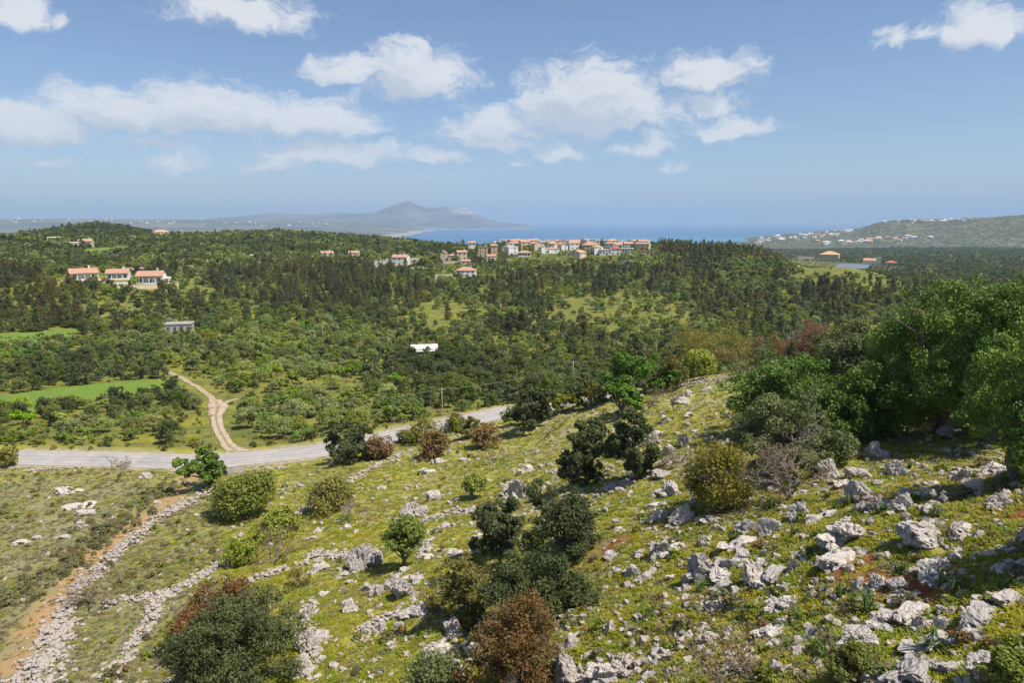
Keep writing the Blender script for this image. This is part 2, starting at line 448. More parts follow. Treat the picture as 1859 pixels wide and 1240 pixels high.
ORANGE = catmull([ground_at(*p) for p in [(10, 1250), (30, 1210), (75, 1135), (112, 1075), (150, 1030), (200, 990), (250, 955), (300, 915), (332, 885), (345, 862)]], 6)
RED = [(1575, 1015), (1600, 1060), (1530, 1035), (1655, 1075), (1690, 1045), (1100, 1000), (1535, 885), (1590, 905), (1850, 935), (1560, 1060), (1680, 1100), (1120, 985)]
RED = [ground_at(*p) for p in RED]


def stony(x, y):
    """how stony the near hillside is (0..1), following the rocky band"""
    d = y * CP - base_h(x, y) * SP
    px = 929.5 + F * x / d
    s = sstep(420, 1050, px) * .72 + .14
    n = fbm2(x, y, 7.0, 4, 31)
    return np.clip(s + (n - .5) * 1.5, 0, 1) * (np.hypot(x, y) < 150)


def sheet(name, az, rr, zfun, mats, attrfun=None):
    A, L = np.meshgrid(az, rr, indexing='ij')
    x, y = (np.sin(A) * L).ravel(), (np.cos(A) * L).ravel()
    z = zfun(x, y)
    na, nr = len(az), len(rr)
    i = np.arange(na - 1)[:, None] * nr; j = np.arange(nr - 1)[None]
    Q = np.stack([i + j, i + j + 1, i + nr + j + 1, i + nr + j], -1).reshape(-1, 4)
    V = np.stack([x, y, z + CAMZ], 1)
    return mesh(name, V, Q, mats, None, attrfun(x, y, z) if attrfun else None, True)


# ground material
gm, t = mat('hillside_ground')
pos = t.n('ShaderNodeNewGeometry').outputs['Position']
n_big = t.noise(pos, .09, 4, .6); n_mid = t.noise(pos, .45, 5, .62); n_fine = t.noise(pos, 2.4, 5, .65); n_vf = t.noise(pos, 9.0, 4, .7)
col = t.mix(t.ramp(n_mid, .36, .62), (.215, .25, .020), (.33, .30, .028))
col = t.mix(t.ramp(n_fine, .52, .70), col, (.25, .21, .11))             # dry tufts, bare earth
col = t.mix(t.math('MULTIPLY', t.ramp(n_big, .42, .62), t.ramp(n_fine, .35, .6)), col, (.20, .18, .085))
col = t.mix(t.math('MULTIPLY', t.attr('heath'), t.ramp(n_fine, .30, .58, .25, .95)), col, (.20, .19, .09))
col = t.mix(t.math('MULTIPLY', t.ramp(n_vf, .60, .72), .8), col, (.36, .31, .23))   # grit
col = t.mix(t.math('MULTIPLY', t.math('MULTIPLY', t.attr('stone'), .6), t.ramp(t.math('ADD', t.math('MULTIPLY', n_fine, .6), t.math('MULTIPLY', n_vf, .4)), .46, .58)), col, (.42, .36, .29))
so = t.math('MULTIPLY', t.attr('orange'), t.ramp(n_fine, .25, .55, .45, 1))
col = t.mix(so, col, t.mix(n_vf, (.36, .20, .085), (.40, .27, .15)))
col = t.mix(t.math('MULTIPLY', t.attr('red'), t.ramp(n_fine, .3, .55)), col, (.22, .075, .032))
vcol = t.mix(t.ramp(n_mid, .34, .66), (.10, .12, .028), (.20, .195, .04))
vcol = t.mix(t.ramp(n_fine, .50, .64), vcol, (.105, .095, .04)); vcol = t.mix(t.math('MULTIPLY', t.ramp(n_big, .5, .66), t.ramp(n_fine, .40, .62)), vcol, (.30, .27, .03))
col = t.mix(t.attr('valley'), col, vcol)
mcol = t.mix(t.ramp(n_mid, .38, .60), (.19, .20, .028), (.105, .12, .03))
col = t.mix(t.attr('meadow'), col, t.mix(t.ramp(n_fine, .48, .62), mcol, (.16, .14, .05)))
fcol = t.mix(t.ramp(n_mid, .35, .7), (.11, .20, .030), (.165, .225, .036)); fcol = t.mix(t.math('MULTIPLY', t.ramp(n_fine, .5, .66), .6), fcol, (.075, .125, .026))
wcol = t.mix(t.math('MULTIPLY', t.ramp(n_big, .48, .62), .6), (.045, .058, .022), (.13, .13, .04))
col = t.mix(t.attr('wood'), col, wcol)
col = t.mix(t.attr('field'), col, fcol)
finish(t, col, .95, .1, t.math('ADD', n_fine, t.math('MULTIPLY', n_vf, .5)), .16, .8)


def ground_attrs(x, y, z):
    r = np.hypot(x, y); px, py = project(x, y, z); fr = (y > 5)
    a = {k: np.zeros(x.shape) for k in ('heath', 'stone', 'orange', 'red', 'field', 'valley', 'meadow', 'wood')}
    a['stone'] = stony(x, y)
    a['heath'] = sstep(420, 180, px) * sstep(860, 900, py) * 1.0 + .35
    a['heath'] = np.where((py < 850) & (px < 900), .5, a['heath'])
    dn = r < 130
    od = poly_dist(x[dn], y[dn], ORANGE)[0] + (fbm2(x[dn], y[dn], 2.5, 3, 77) - .5) * 3.0
    a['orange'][dn] = sstep(1.9, .4, od) * .9
    left = px < 420
    a['heath'] = np.where((py > 850) & left, a['heath'], a['heath'] * .6)
    for p in RED:
        d = np.hypot(x - p[0], y - p[1]) + (fbm2(x, y, 1.5, 3, 5) - .5) * 2.2
        a['red'] = np.maximum(a['red'], sstep(1.5, .3, d) * (r < 90))
    rd = np.full(x.shape, 999.0); m = r < 300
    rd[m] = poly_dist(x[m], y[m], ROAD)[0]
    beyond = (r > 90) & ~((px > 900) & (r < 122)) & (py < 835 + 0 * px)
    val = np.where(beyond & (py < 1000), sstep(4, 9, rd), 0) * np.where(r > 100, 1, 0)
    near_hill = (px > 560) & (r < 108) | (py > 845)
    a['valley'] = np.where(near_hill, 0, val)
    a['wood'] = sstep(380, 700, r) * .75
    for f in (FIELD_A, FIELD_B, FIELD_C, FIELD_D):
        a['field'] = np.maximum(a['field'], (in_poly(px, py, f) & fr & (r > 110)) * 1.0)
    a['meadow'] = (in_poly(px, py, MEADOW) & fr & (r > 200)) * .8
    vh = in_poly(px, py, VILLA_HILL) & fr & (r > 300)
    a['meadow'] = np.maximum(a['meadow'], vh * .45); a['wood'] = np.where(vh | (a['field'] > 0), 0, a['wood'])
    return a


az_f = np.linspace(R(-48), R(48), 700)
az_b = np.linspace(R(48), R(312), 130)[1:]
AZ = np.concatenate([az_f, az_b])
AZ[-1] = R(312)
RR = np.concatenate([[4.2, 6, 8.5, 11], np.exp(np.arange(math.log(13), math.log(125), .0095)), np.exp(np.arange(math.log(125), math.log(700), .016)), np.exp(np.arange(math.log(700), math.log(4150), .04))])
ground = link('ground', sheet('ground', AZ, RR, height, [gm], ground_attrs))
ground['kind'] = 'structure'

# ------------------------------------------------------------------ sea
wm, t = mat('sea_water')
pos = t.n('ShaderNodeNewGeometry').outputs['Position']
wn = t.noise(pos, .004, 5, .6)
shore = t.ramp(t.vmath('LENGTH', t.vmath('SUBTRACT', pos, (1700, 4600, 0))), 700, 1900, 1, 0)
deep = t.mix(t.ramp(wn, .35, .65), (.018, .10, .225), (.022, .115, .25))
finish(t, t.mix(t.math('MULTIPLY', shore, .55), deep, (.04, .26, .36)), .35, .35, t.noise(pos, .05, 4), 1.5, .4)
a = np.linspace(0, 2 * np.pi, 97)[:-1]; rings = [600, 3000, 9000, 20000, 42000]
V = np.array([[math.cos(q) * r_, math.sin(q) * r_, 0.0] for r_ in rings for q in a])
i = np.arange(len(rings) - 1)[:, None] * 96; j = np.arange(96)[None]; k2 = (j + 1) % 96
sea = link('sea', mesh('sea', V, np.stack([i + j, i + k2, i + 96 + k2, i + 96 + j], -1).reshape(-1, 4), [wm], None, None, True))
sea['kind'] = 'structure'

# ------------------------------------------------------------------ far land beyond the bay
fm, t = mat('far_land')
pos = t.n('ShaderNodeNewGeometry').outputs['Position']
f1 = t.noise(pos, .0011, 6, .62); f2 = t.noise(pos, .006, 5, .65)
c = t.mix(t.ramp(f1, .38, .6), (.06, .078, .06), (.15, .14, .115))
c = t.mix(t.ramp(f2, .55, .68), c, (.05, .07, .04))
c = t.mix(t.math('MULTIPLY', t.ramp(f2, .30, .40, 1, 0), .7), c, (.42, .38, .31))
c = t.mix(t.attr('bare'), c, t.mix(t.ramp(f2, .4, .6), (.42, .36, .29), (.24, .21, .17)))
finish(t, c, .95, .05, f2, 25.0, .8)


def prof(x_of, xs, ys): return np.interp(x_of, xs, ys)


def px_of_az(a): return 929.5 + F * CP * np.tan(a)


def plain_z(x, y):
    r = np.hypot(x, y); px = px_of_az(np.arctan2(x, y))
    top = prof(px, [-400, 0, 300, 560, 650, 720, 800], [52, 48, 52, 60, 40, -40, -150])
    k = sstep(4300, 13500, r)
    z = -142 + np.where(r < 5000, 0, 1) * 0 + (top + 142) * k ** .8
    return z + (fbm2(x, y, 1500, 4, 40) - .5) * 46 * sstep(4300, 7500, r)


def mountain_z(x, y):
    r = np.hypot(x, y); px = px_of_az(np.arctan2(x, y))
    sky_y = prof(px, [380, 440, 500, 560, 620, 660, 690, 705, 722, 738, 746, 756, 770, 790, 805, 830, 850, 868, 885, 905, 930, 955, 968, 985], [399, 394, 390, 391, 387, 389, 386, 380, 373, 368, 366, 370, 376, 379, 378, 381, 382, 390, 398, 402, 404, 406, 411, 420])
    hill = (403.0 - sky_y) / F * 15500
    k = np.exp(-((r - 15500) / 1700.0) ** 2)
    z = -145 + (hill + 145) * k
    rough = (fbm2(x, y, 1300, 5, 50, .55) - .5)
    return z + rough * np.clip(hill + 170, 30, 520) * .5 * k


def bare_attr(x, y, z):
    px = px_of_az(np.arctan2(x, y))
    b = sstep(800, 850, px) * sstep(900, 868, px) * sstep(120, 220, z) + sstep(935, 950, px) * sstep(-60, -10, z) * .7
    b = b + (z < -118) * (z > -131) * .8
    return {'bare': np.clip(b, 0, 1)}


o = link('coastal_plain', sheet('coastal_plain', np.linspace(R(-48), R(-6), 300), np.exp(np.linspace(math.log(4300), math.log(15000), 90)), plain_z, [fm], bare_attr)); o['kind'] = 'structure'
o = link('far_mountain', sheet('far_mountain', np.linspace(R(-26), R(3.2), 330), np.linspace(11500, 18000, 100), mountain_z, [fm], bare_attr)); o['kind'] = 'structure'


# hill and coast on the far side of the valley, to the right
def far_hill_z(x, y):
    r = np.hypot(x, y); px = px_of_az(np.arctan2(x, y))
    top_y = prof(px, [1330, 1345, 1420, 1500, 1545, 1570, 1600, 1640, 1700, 1760, 1810, 1859, 2000, 2300], [440, 434, 424, 418, 414, 405, 401, 401, 400, 396, 392, 389, 384, 384])
    top = (403.0 - top_y) / F * 5200 / np.sqrt(1 + ((px - 929.5) / F) ** 2) ** 0
    top = top * np.hypot(1, (px - 929.5) / F) ** -1 * 1.0
    k = sstep(3500, 5200, r) * sstep(6900, 5600, r)
    base = prof(r, [3300, 4000, 5200, 7000], [-112, -118, -128, -142])
    crag = 1 - np.abs(fbm2(x, y, 420, 5, 61, .55) - .5) * 2
    return base + np.maximum(top - base, 0) * k ** 1.15 + (crag - .72) * 58 * k * sstep(1500, 1600, px) + (fbm2(x, y, 300, 4, 63) - .5) * 24 * sstep(3500, 3900, r) * sstep(6500, 6000, r) - 6


hm, t = mat('scrub_hill')
pos = t.n('ShaderNodeNewGeometry').outputs['Position']
s1 = t.noise(pos, .012, 6, .65); s2 = t.noise(pos, .05, 5, .7)
c = t.mix(t.ramp(s2, .44, .56), (.026, .036, .017), (.19, .172, .11))
c = t.mix(t.math('MULTIPLY', t.ramp(s1, .42, .58), .7), c, (.045, .06, .028))
c = t.mix(t.math('MULTIPLY', t.ramp(s2, .60, .70), t.ramp(s1, .56, .44)), c, (.36, .33, .28))
finish(t, c, .95, .05, s2, 6.0, .9)
far_hill = link('far_hill', sheet('far_hill', np.linspace(R(16), R(48), 420), np.exp(np.linspace(math.log(3300), math.log(7000), 130)), far_hill_z, [hm])); far_hill['kind'] = 'structure'

# ------------------------------------------------------------------ road and dirt tracks


def ribbon(name, C, half, material, lift=.0, across=5, use_ground=True, taper=None, jag=0.0):
    C = np.asarray(C, float); d = np.gradient(C[:, :2], axis=0); d /= np.linalg.norm(d, axis=1)[:, None]
    nrm = np.stack([-d[:, 1], d[:, 0]], 1); w = np.linspace(-1, 1, across)
    hw = np.full(len(C), half) if taper is None else np.asarray(taper)
    if jag: hw = hw * (1 + (fbm2(C[:, 0], C[:, 1], 1.3, 3, 88) - .5) * jag)
    XY = C[:, None, :2] + nrm[:, None] * (hw[:, None] * w[None])[..., None]
    z = height(XY[..., 0].ravel(), XY[..., 1].ravel()).reshape(XY.shape[:2]) if use_ground else np.repeat(C[:, 2:3], across, 1)
    V = np.concatenate([XY, (z + lift + CAMZ)[..., None]], -1).reshape(-1, 3)
    n, m = len(C), across
    i = np.arange(n - 1)[:, None] * m; j = np.arange(m - 1)[None]
    o = link(name, mesh(name, V, np.stack([i + j, i + m + j, i + m + j + 1, i + j + 1], -1).reshape(-1, 4), [material], None, {'across': np.tile(w, n)}, True))
    return o


am, t = mat('worn_asphalt')
pos = t.n('ShaderNodeNewGeometry').outputs['Position']
a1 = t.noise(pos, .35, 5, .6); a2 = t.noise(pos, 6.0, 4, .7)
c = t.mix(t.ramp(a1, .35, .65), (.37, .345, .325), (.30, .28, .265))
c = t.mix(t.math('MULTIPLY', t.ramp(a2, .5, .7), .35), c, (.24, .22, .21))
lane = t.math('ABSOLUTE', t.math('SUBTRACT', t.math('ABSOLUTE', t.attr('across')), .5))
c = t.mix(t.math('MULTIPLY', t.ramp(lane, .12, .26, 0, 1), .35), c, (.24, .225, .215))
c = t.mix(t.math('MULTIPLY', t.ramp(t.math('ADD', t.math('ABSOLUTE', t.attr('across')), t.math('MULTIPLY', a2, .25)), .98, 1.12), .8), c, (.36, .29, .22))
patch = t.ramp(t.noise(pos, .16, 2, .4), .60, .64)
c = t.mix(t.math('MULTIPLY', patch, .35), c, (.20, .19, .185))
finish(t, c, .9, .2, a2, .01)
road = ribbon('road', ROAD, ROAD_HALF, am, .04, 9, False); road['kind'] = 'structure'
gm2 = plain('gravel_shoulder', (.36, .30, .22), (.20, .185, .09), 2.2, bump=.04)
sh_ = ribbon('road_shoulder', ROAD, ROAD_HALF + .75, gm2, .018, 3, False, None, .9); sh_['kind'] = 'structure'
paint = plain('road_paint', (.50, .48, .455), (.36, .34, .32), 3.0)
for off, wd in ((-ROAD_HALF + .35, .07), (ROAD_HALF - .35, .07), (.0, .08)):
    d = np.gradient(ROAD[:, :2], axis=0); d /= np.linalg.norm(d, axis=1)[:, None]
    C2 = ROAD.copy(); C2[:, 0] += -d[:, 1] * off; C2[:, 1] += d[:, 0] * off
    o = ribbon('road_marking', C2, wd, paint, .046, 2, False); o.parent = road
tm, t = mat('track_earth')
pos = t.n('ShaderNodeNewGeometry').outputs['Position']
e1 = t.noise(pos, .6, 5, .6); e2 = t.noise(pos, 5.0, 4, .7)
c = t.mix(t.ramp(e1, .35, .65), (.46, .36, .27), (.37, .285, .205))
c = t.mix(t.math('MULTIPLY', t.ramp(e2, .5, .7), .5), c, (.24, .18, .12))
ax = t.math('ADD', t.math('ABSOLUTE', t.attr('across')), t.math('MULTIPLY', t.math('SUBTRACT', e2, .5), .5))
c = t.mix(t.math('MULTIPLY', t.ramp(ax, .08, .26, 1, 0), .75), c, (.17, .16, .055)); c = t.mix(t.ramp(ax, .78, 1.02), c, (.15, .15, .045))
finish(t, c, .95, .1, e2, .04)
for k_, (T_, hw_) in enumerate(zip(TRACKS, (1.0, .65, .55))):
    tp = np.full(len(T_), hw_)
    if k_ == 0: tp = tp + 1.8 * np.exp(-np.arange(len(T_)) / 4.0) + 1.2 * np.exp(-((np.arange(len(T_)) - 40) / 6.0) ** 2)
    o = ribbon('dirt_track', T_, hw_, tm, .05 + .006 * k_, 9, True, tp, .5); o['kind'] = 'structure'

# ------------------------------------------------------------------ foliage materials
def leafmat(name, dark, light, alt=None, alt_at=.85, trans=.34, rough=.6, spec=.3, vary=.35):
    m, t = mat(name)
    tint = t.attr('tint'); rnd = t.n('ShaderNodeObjectInfo').outputs['Random']
    c = t.mix(tint, dark, light)
    if alt is not None: c = t.mix(t.ramp(t.math('ADD', tint, t.math('MULTIPLY', rnd, .25)), alt_at, alt_at + .2), c, alt)
    if vary > .3:                                            # groves and slopes differ in colour over tens of metres
        big = t.noise(t.n('ShaderNodeNewGeometry').outputs['Position'], .022, 3, .55)
        c = t.mul(c, t.mix(t.ramp(big, .36, .64), (.80, .86, .95), (1.36, 1.32, .9)))
    hsv = t.n('ShaderNodeHueSaturation'); t.set(hsv.inputs['Color'], c)
    t.set(hsv.inputs['Hue'], t.ramp(rnd, 0, 1, .5 - .028 * vary / .35, .5 + .018 * vary / .35, False))
    t.set(hsv.inputs['Value'], t.ramp(t.math('FRACT', t.math('MULTIPLY', rnd, 7.31)), 0, 1, 1 - vary, 1 + vary, False))
    t.set(hsv.inputs['Saturation'], t.ramp(t.math('FRACT', t.math('MULTIPLY', rnd, 13.7)), 0, 1, 1 - .57 * vary, 1 + .34 * vary, False))
    finish(t, hsv.outputs[0], rough, spec, trans=trans)
    return m


LEAF = {
    'olive': leafmat('olive_leaves', (0.150, 0.190, 0.046), (0.290, 0.330, 0.090)),
    'grove': leafmat('bright_orchard_leaves', (0.109, 0.189, 0.027), (0.228, 0.333, 0.046)),
    'evergreen': leafmat('evergreen_leaves', (0.070, 0.100, 0.025), (0.172, 0.208, 0.050), (0.259, 0.189, 0.048), .98),
    'conifer': leafmat('cypress_leaves', (0.070, 0.074, 0.026), (0.155, 0.142, 0.050), (0.20, 0.135, 0.055), .95),
    'oak': leafmat('oak_leaves', (0.050, 0.108, 0.013), (0.195, 0.290, 0.028), vary=.06, trans=.24),
    'greenoak': leafmat('fresh_green_leaves', (0.060, 0.125, 0.016), (0.165, 0.275, 0.028), vary=.15, trans=.25),
    'carob': leafmat('carob_leaves', (0.050, 0.072, 0.022), (0.135, 0.158, 0.050), vary=.15),
    'pear': leafmat('wild_pear_leaves', (0.140, 0.189, 0.018), (0.307, 0.342, 0.036), vary=.15),
    'ochre': leafmat('ochre_leaves', (0.135, 0.140, 0.024), (0.28, 0.245, 0.04), vary=.15),
    'rust': leafmat('rusty_leaves', (0.125, 0.098, 0.025), (0.30, 0.185, 0.045), (0.18, 0.20, 0.036), .62, vary=.15),
    'redrust': leafmat('red_brown_leaves', (0.150, 0.082, 0.022), (0.320, 0.165, 0.045), (0.17, 0.18, 0.036), .8, vary=.1),
    'gold': leafmat('golden_green_leaves', (0.150, 0.150, 0.018), (0.330, 0.285, 0.030), vary=.1),
    'brown': leafmat('brown_twig_leaves', (0.188, 0.130, 0.051), (0.338, 0.225, 0.085), (0.219, 0.216, 0.042), .8, vary=.2),
    'greyleaf': leafmat('grey_green_leaves', (0.085, 0.110, 0.038), (0.20, 0.225, 0.08), vary=.15),
    'scrub': leafmat('dry_scrub_twigs', (0.165, 0.15, 0.07), (0.35, 0.31, 0.15), (0.19, 0.215, 0.06), .6, vary=.3),
}
bm_, t = mat('bark')
pos = t.n('ShaderNodeNewGeometry').outputs['Position']
bn = t.noise(pos, 7.0, 5, .7)
finish(t, t.mix(t.ramp(bn, .35, .65), (.085, .065, .05), (.20, .17, .14)), .95, .1, bn, .05)
BARK = bm_
BARE = plain('grey_twig_bark', (.26, .22, .19), (.15, .12, .10), 4.0)


def unit(n, rg):
    v = rg.normal(size=(n, 3)); return v / np.linalg.norm(v, axis=1)[:, None]


def leaf_cloud(C, rad, per, size, rg, up=.35, squash=.85, bend=.75):
    """sprays of leaf-sized faces round clump centres"""
    C = np.repeat(C, per, 0); rr = np.repeat(rad, per); n = len(C)
    ct = np.repeat(rg.random(len(rad)), per)
    d = unit(n, rg); f = .35 + .65 * rg.random(n) ** .5
    p = C + d * (rr * f)[:, None] * [1, 1, squash]
    nr = d * bend + unit(n, rg) * .75 + [0, 0, up]; nr /= np.linalg.norm(nr, axis=1)[:, None]
    a = np.cross(nr, unit(n, rg)); a /= np.linalg.norm(a, axis=1)[:, None] + 1e-9; b = np.cross(nr, a)
    L = size * (.6 + .8 * rg.random(n)); a = a * L[:, None] * .5; b = b * L[:, None] * (.26 + .1 * rg.random(n))[:, None]
    V = np.stack([p - a, p + b - a * .1, p + a, p - b - a * .1], 1).reshape(-1, 3)
    Q = np.arange(n * 4).reshape(-1, 4)
    tint = np.clip(.55 * ct + .45 * rg.random(n), 0, 1)
    return V, Q, np.repeat(tint, 4)


def lobes(kind, w, h, z0, n, rg):
    """clump centres and radii for a crown of width w between z0 and h"""
    if kind == 'cone':
        u = rg.random(n); z = z0 + (h - z0) * u
        prof_ = (1 - u ** 1.5) ** .9 * (.6 + .4 * np.minimum(1, u / .15))
        a = rg.random(n) * 2 * np.pi; lump = .5 + .9 * vnoise(np.stack([np.cos(a) * 1.4 + 9, np.sin(a) * 1.4, z * .55], 1), int(rg.integers(99)))
        r = w * .5 * prof_ * lump * np.sqrt(.25 + .75 * rg.random(n))
        C = np.stack([np.cos(a) * r, np.sin(a) * r, z], 1)
        return C, (.16 + .16 * rg.random(n)) * w * (.45 + .6 * (1 - u))
    if kind == 'dome':
        d = unit(n, rg); d[:, 2] = np.where(d[:, 2] < -.7, -d[:, 2], d[:, 2])
        lump = .72 + .55 * vnoise(d * 1.7 + 5, int(rg.integers(99)))
        f = lump * (.45 + .5 * rg.random(n) ** .5)
        cz = z0 + (h - z0) * .42
        rz = np.where(d[:, 2] > 0, (h - cz), (cz - z0)) * .92
        C = np.stack([d[:, 0] * w * .43 * f, d[:, 1] * w * .43 * f, cz + d[:, 2] * rz * f], 1)
        return C, (.105 + .085 * rg.random(n)) * w * min(1.0, (h - z0) / w + .35)
    # 'cluster': big lobes, each with its own smaller clumps
    m = max(9, n // 7); d = unit(m, rg)
    lump = np.where(rg.random(m) < .3, .45, .78) + .38 * rg.random(m); cz = z0 + (h - z0) * .42
    rz = np.where(d[:, 2] > 0, h - cz, cz - z0)
    flare = np.where(d[:, 2] < 0, 1.0 + .25 * -d[:, 2], 1.0)
    big = np.stack([d[:, 0] * w * .36 * lump * flare, d[:, 1] * w * .36 * lump * flare, cz + d[:, 2] * rz * .78 * lump], 1)
    br = w * (.12 + .08 * rg.random(m)) * min(1, (h - z0) / w + .3)
    own = rg.integers(0, m, n); e = unit(n, rg); e[:, 2] = e[:, 2] * .8 + .1
    C = big[own] + e * (br[own] * (.55 + .5 * rg.random(n)))[:, None]
    C[:, 2] = np.maximum(C[:, 2], z0 + .06 * h)
    return C, br[own] * (.34 + .26 * rg.random(n))


def limbs(C, h, z0, trunk_r, rg, n=7, lean=0.0, fork=.25, twigs=0):
    g = Geo(); top = np.array([lean * h * .35 + rg.normal() * .08 * h, rg.normal() * .06 * h, max(z0 * .9, h * fork)])
    bend_ = np.array([rg.normal() * .06 * h, rg.normal() * .06 * h, top[2] * .5])
    g.tube([[0, 0, -.3], bend_ * [1, 1, 1], top], [trunk_r * 1.25, trunk_r, trunk_r * .8], 7, False)
    idx = rg.choice(len(C), min(n, len(C)), replace=False)
    for i in idx:
        mid = top * .45 + C[i] * .55 + rg.normal(size=3) * .05 * h
        g.tube([top - [0, 0, .05 * h], mid, C[i]], [trunk_r * .6, trunk_r * .32, trunk_r * .08], 5)
    for _ in range(twigs):
        a = top * .3 + C[rg.integers(len(C))] * .7; b = C[rg.integers(len(C))]
        if np.linalg.norm(b - a) < h * .5: g.tube([a, (a + b) / 2 + rg.normal(size=3) * .05 * h, b], [trunk_r * .14, trunk_r * .09, trunk_r * .03], 3)
    return g


def make_tree(kind, leaf, w, h, z0, clumps, leaves, size, seed, trunk_r=None, name='tree', fork=.25, lean=0., twigs=0, nl=7, squash=.85, ragged=.0):
    rg = np.random.default_rng(seed)
    C, rad = lobes(kind, w, h, z0, clumps, rg)
    if ragged:
        q_ = C / w * 2.2 + seed; C = C + np.stack([vnoise(q_, 1), vnoise(q_ + 31, 2), vnoise(q_ + 57, 3) * .7], 1) * ragged * w - np.array([.5, .5, .35]) * ragged * w
        C[:, 2] = np.maximum(C[:, 2], .04 * h); rad = rad * rg.uniform(.65, 1.25, len(rad))
    per = np.maximum(1, (leaves * rad ** 2 / (rad ** 2).sum()).astype(int))
    V, Q, tint = leaf_cloud(C, rad, per, size, rg, squash=squash)
    crown = mesh(name + '_crown', V, Q, [LEAF[leaf]], None, {'tint': tint})
    g = limbs(C, h, z0, trunk_r or .035 * h, rg, nl, lean, fork, twigs)
    trunk = g.mesh(name + '_trunk', [BARK], True)
    return trunk, crown


def joined(name, trunk, crown):
    """both parts in one mesh, for trees too small in the picture to show them apart"""
    def arr(me):
        v = np.empty(len(me.vertices) * 3, np.float32); me.vertices.foreach_get('co', v); return v.reshape(-1, 3)
    va, vb = arr(trunk), arr(crown)
    li = np.empty(len(trunk.loops), np.int32); trunk.loops.foreach_get('vertex_index', li)
    ls = np.empty(len(trunk.polygons), np.int32); trunk.polygons.foreach_get('loop_total', ls)
    st = np.concatenate([[0], np.cumsum(ls)[:-1]])
    q4 = np.array([li[s:s + 4] for s, k_ in zip(st, ls) if k_ == 4]).reshape(-1, 4)
    q3 = np.array([li[s:s + 3] for s, k_ in zip(st, ls) if k_ == 3], np.int32).reshape(-1, 3)
    Q = np.arange(len(vb)).reshape(-1, 4) + len(va)
    tint = np.empty(len(vb), np.float32); crown.attributes['tint'].data.foreach_get('value', tint)
    fs = [q4, Q] + ([q3] if len(q3) else [])
    mi = np.concatenate([np.zeros(len(q4)), np.ones(len(Q)), np.zeros(len(q3))])
    return mesh(name, np.vstack([va, vb]), fs, [trunk.materials[0], crown.materials[0]], mi, {'tint': np.concatenate([np.zeros(len(va)), tint])})


# prototypes for the valley: (trunk, crown) close by, one light mesh far away
PROTO, FAR = {}, {}
SPEC = {  # shape, leaf, width, height, crown base
    'olive': [('dome', 'olive', 5.2, 4.3, .9), ('cluster', 'olive', 4.8, 4.0, .7), ('dome', 'olive', 4.4, 4.6, 1.0), ('cluster', 'grove', 5.0, 4.2, .7)],
    'evergreen': [('cluster', 'evergreen', 5.4, 5.2, .4), ('dome', 'evergreen', 5.0, 5.8, .5), ('cluster', 'evergreen', 6.0, 5.0, .3), ('dome', 'carob', 4.6, 4.6, .3)],
    'conifer': [('cone', 'conifer', 5.0, 9.5, .5), ('cone', 'conifer', 4.4, 10.5, .5), ('cone', 'conifer', 5.4, 8.5, .4), ('cone', 'evergreen', 4.2, 9.0, .5)],
    'shrub': [('dome', 'evergreen', 3.0, 1.9, .1), ('cluster', 'brown', 3.2, 2.2, .1), ('dome', 'rust', 2.8, 2.0, .1), ('cluster', 'grove', 2.6, 1.7, .1)],
}
for kd, lst in SPEC.items():
    PROTO[kd], FAR[kd] = [], []
    for v, (sh, lf, w_, h_, z_) in enumerate(lst):
        cl = {'cone': 85, 'dome': 42, 'cluster': 60}[sh]; nlv = {'conifer': 3200, 'shrub': 1300}.get(kd, 3000)
        tr, cr = make_tree(sh, lf, w_, h_, z_, cl, nlv, {'conifer': .40, 'shrub': .22}.get(kd, .30), 100 + v + 10 * len(PROTO), name=kd, trunk_r=.16 if kd == 'conifer' else .14, nl=5)
        PROTO[kd].append((tr, cr))
        t2, c2 = make_tree(sh, lf, w_, h_, z_, 26, 330 if kd != 'shrub' else 160, 1.05 if kd != 'shrub' else .6, 300 + v + 10 * len(PROTO), name=kd + '_far', trunk_r=.16, nl=0)
        FAR[kd].append(joined('far_' + kd, t2, c2))


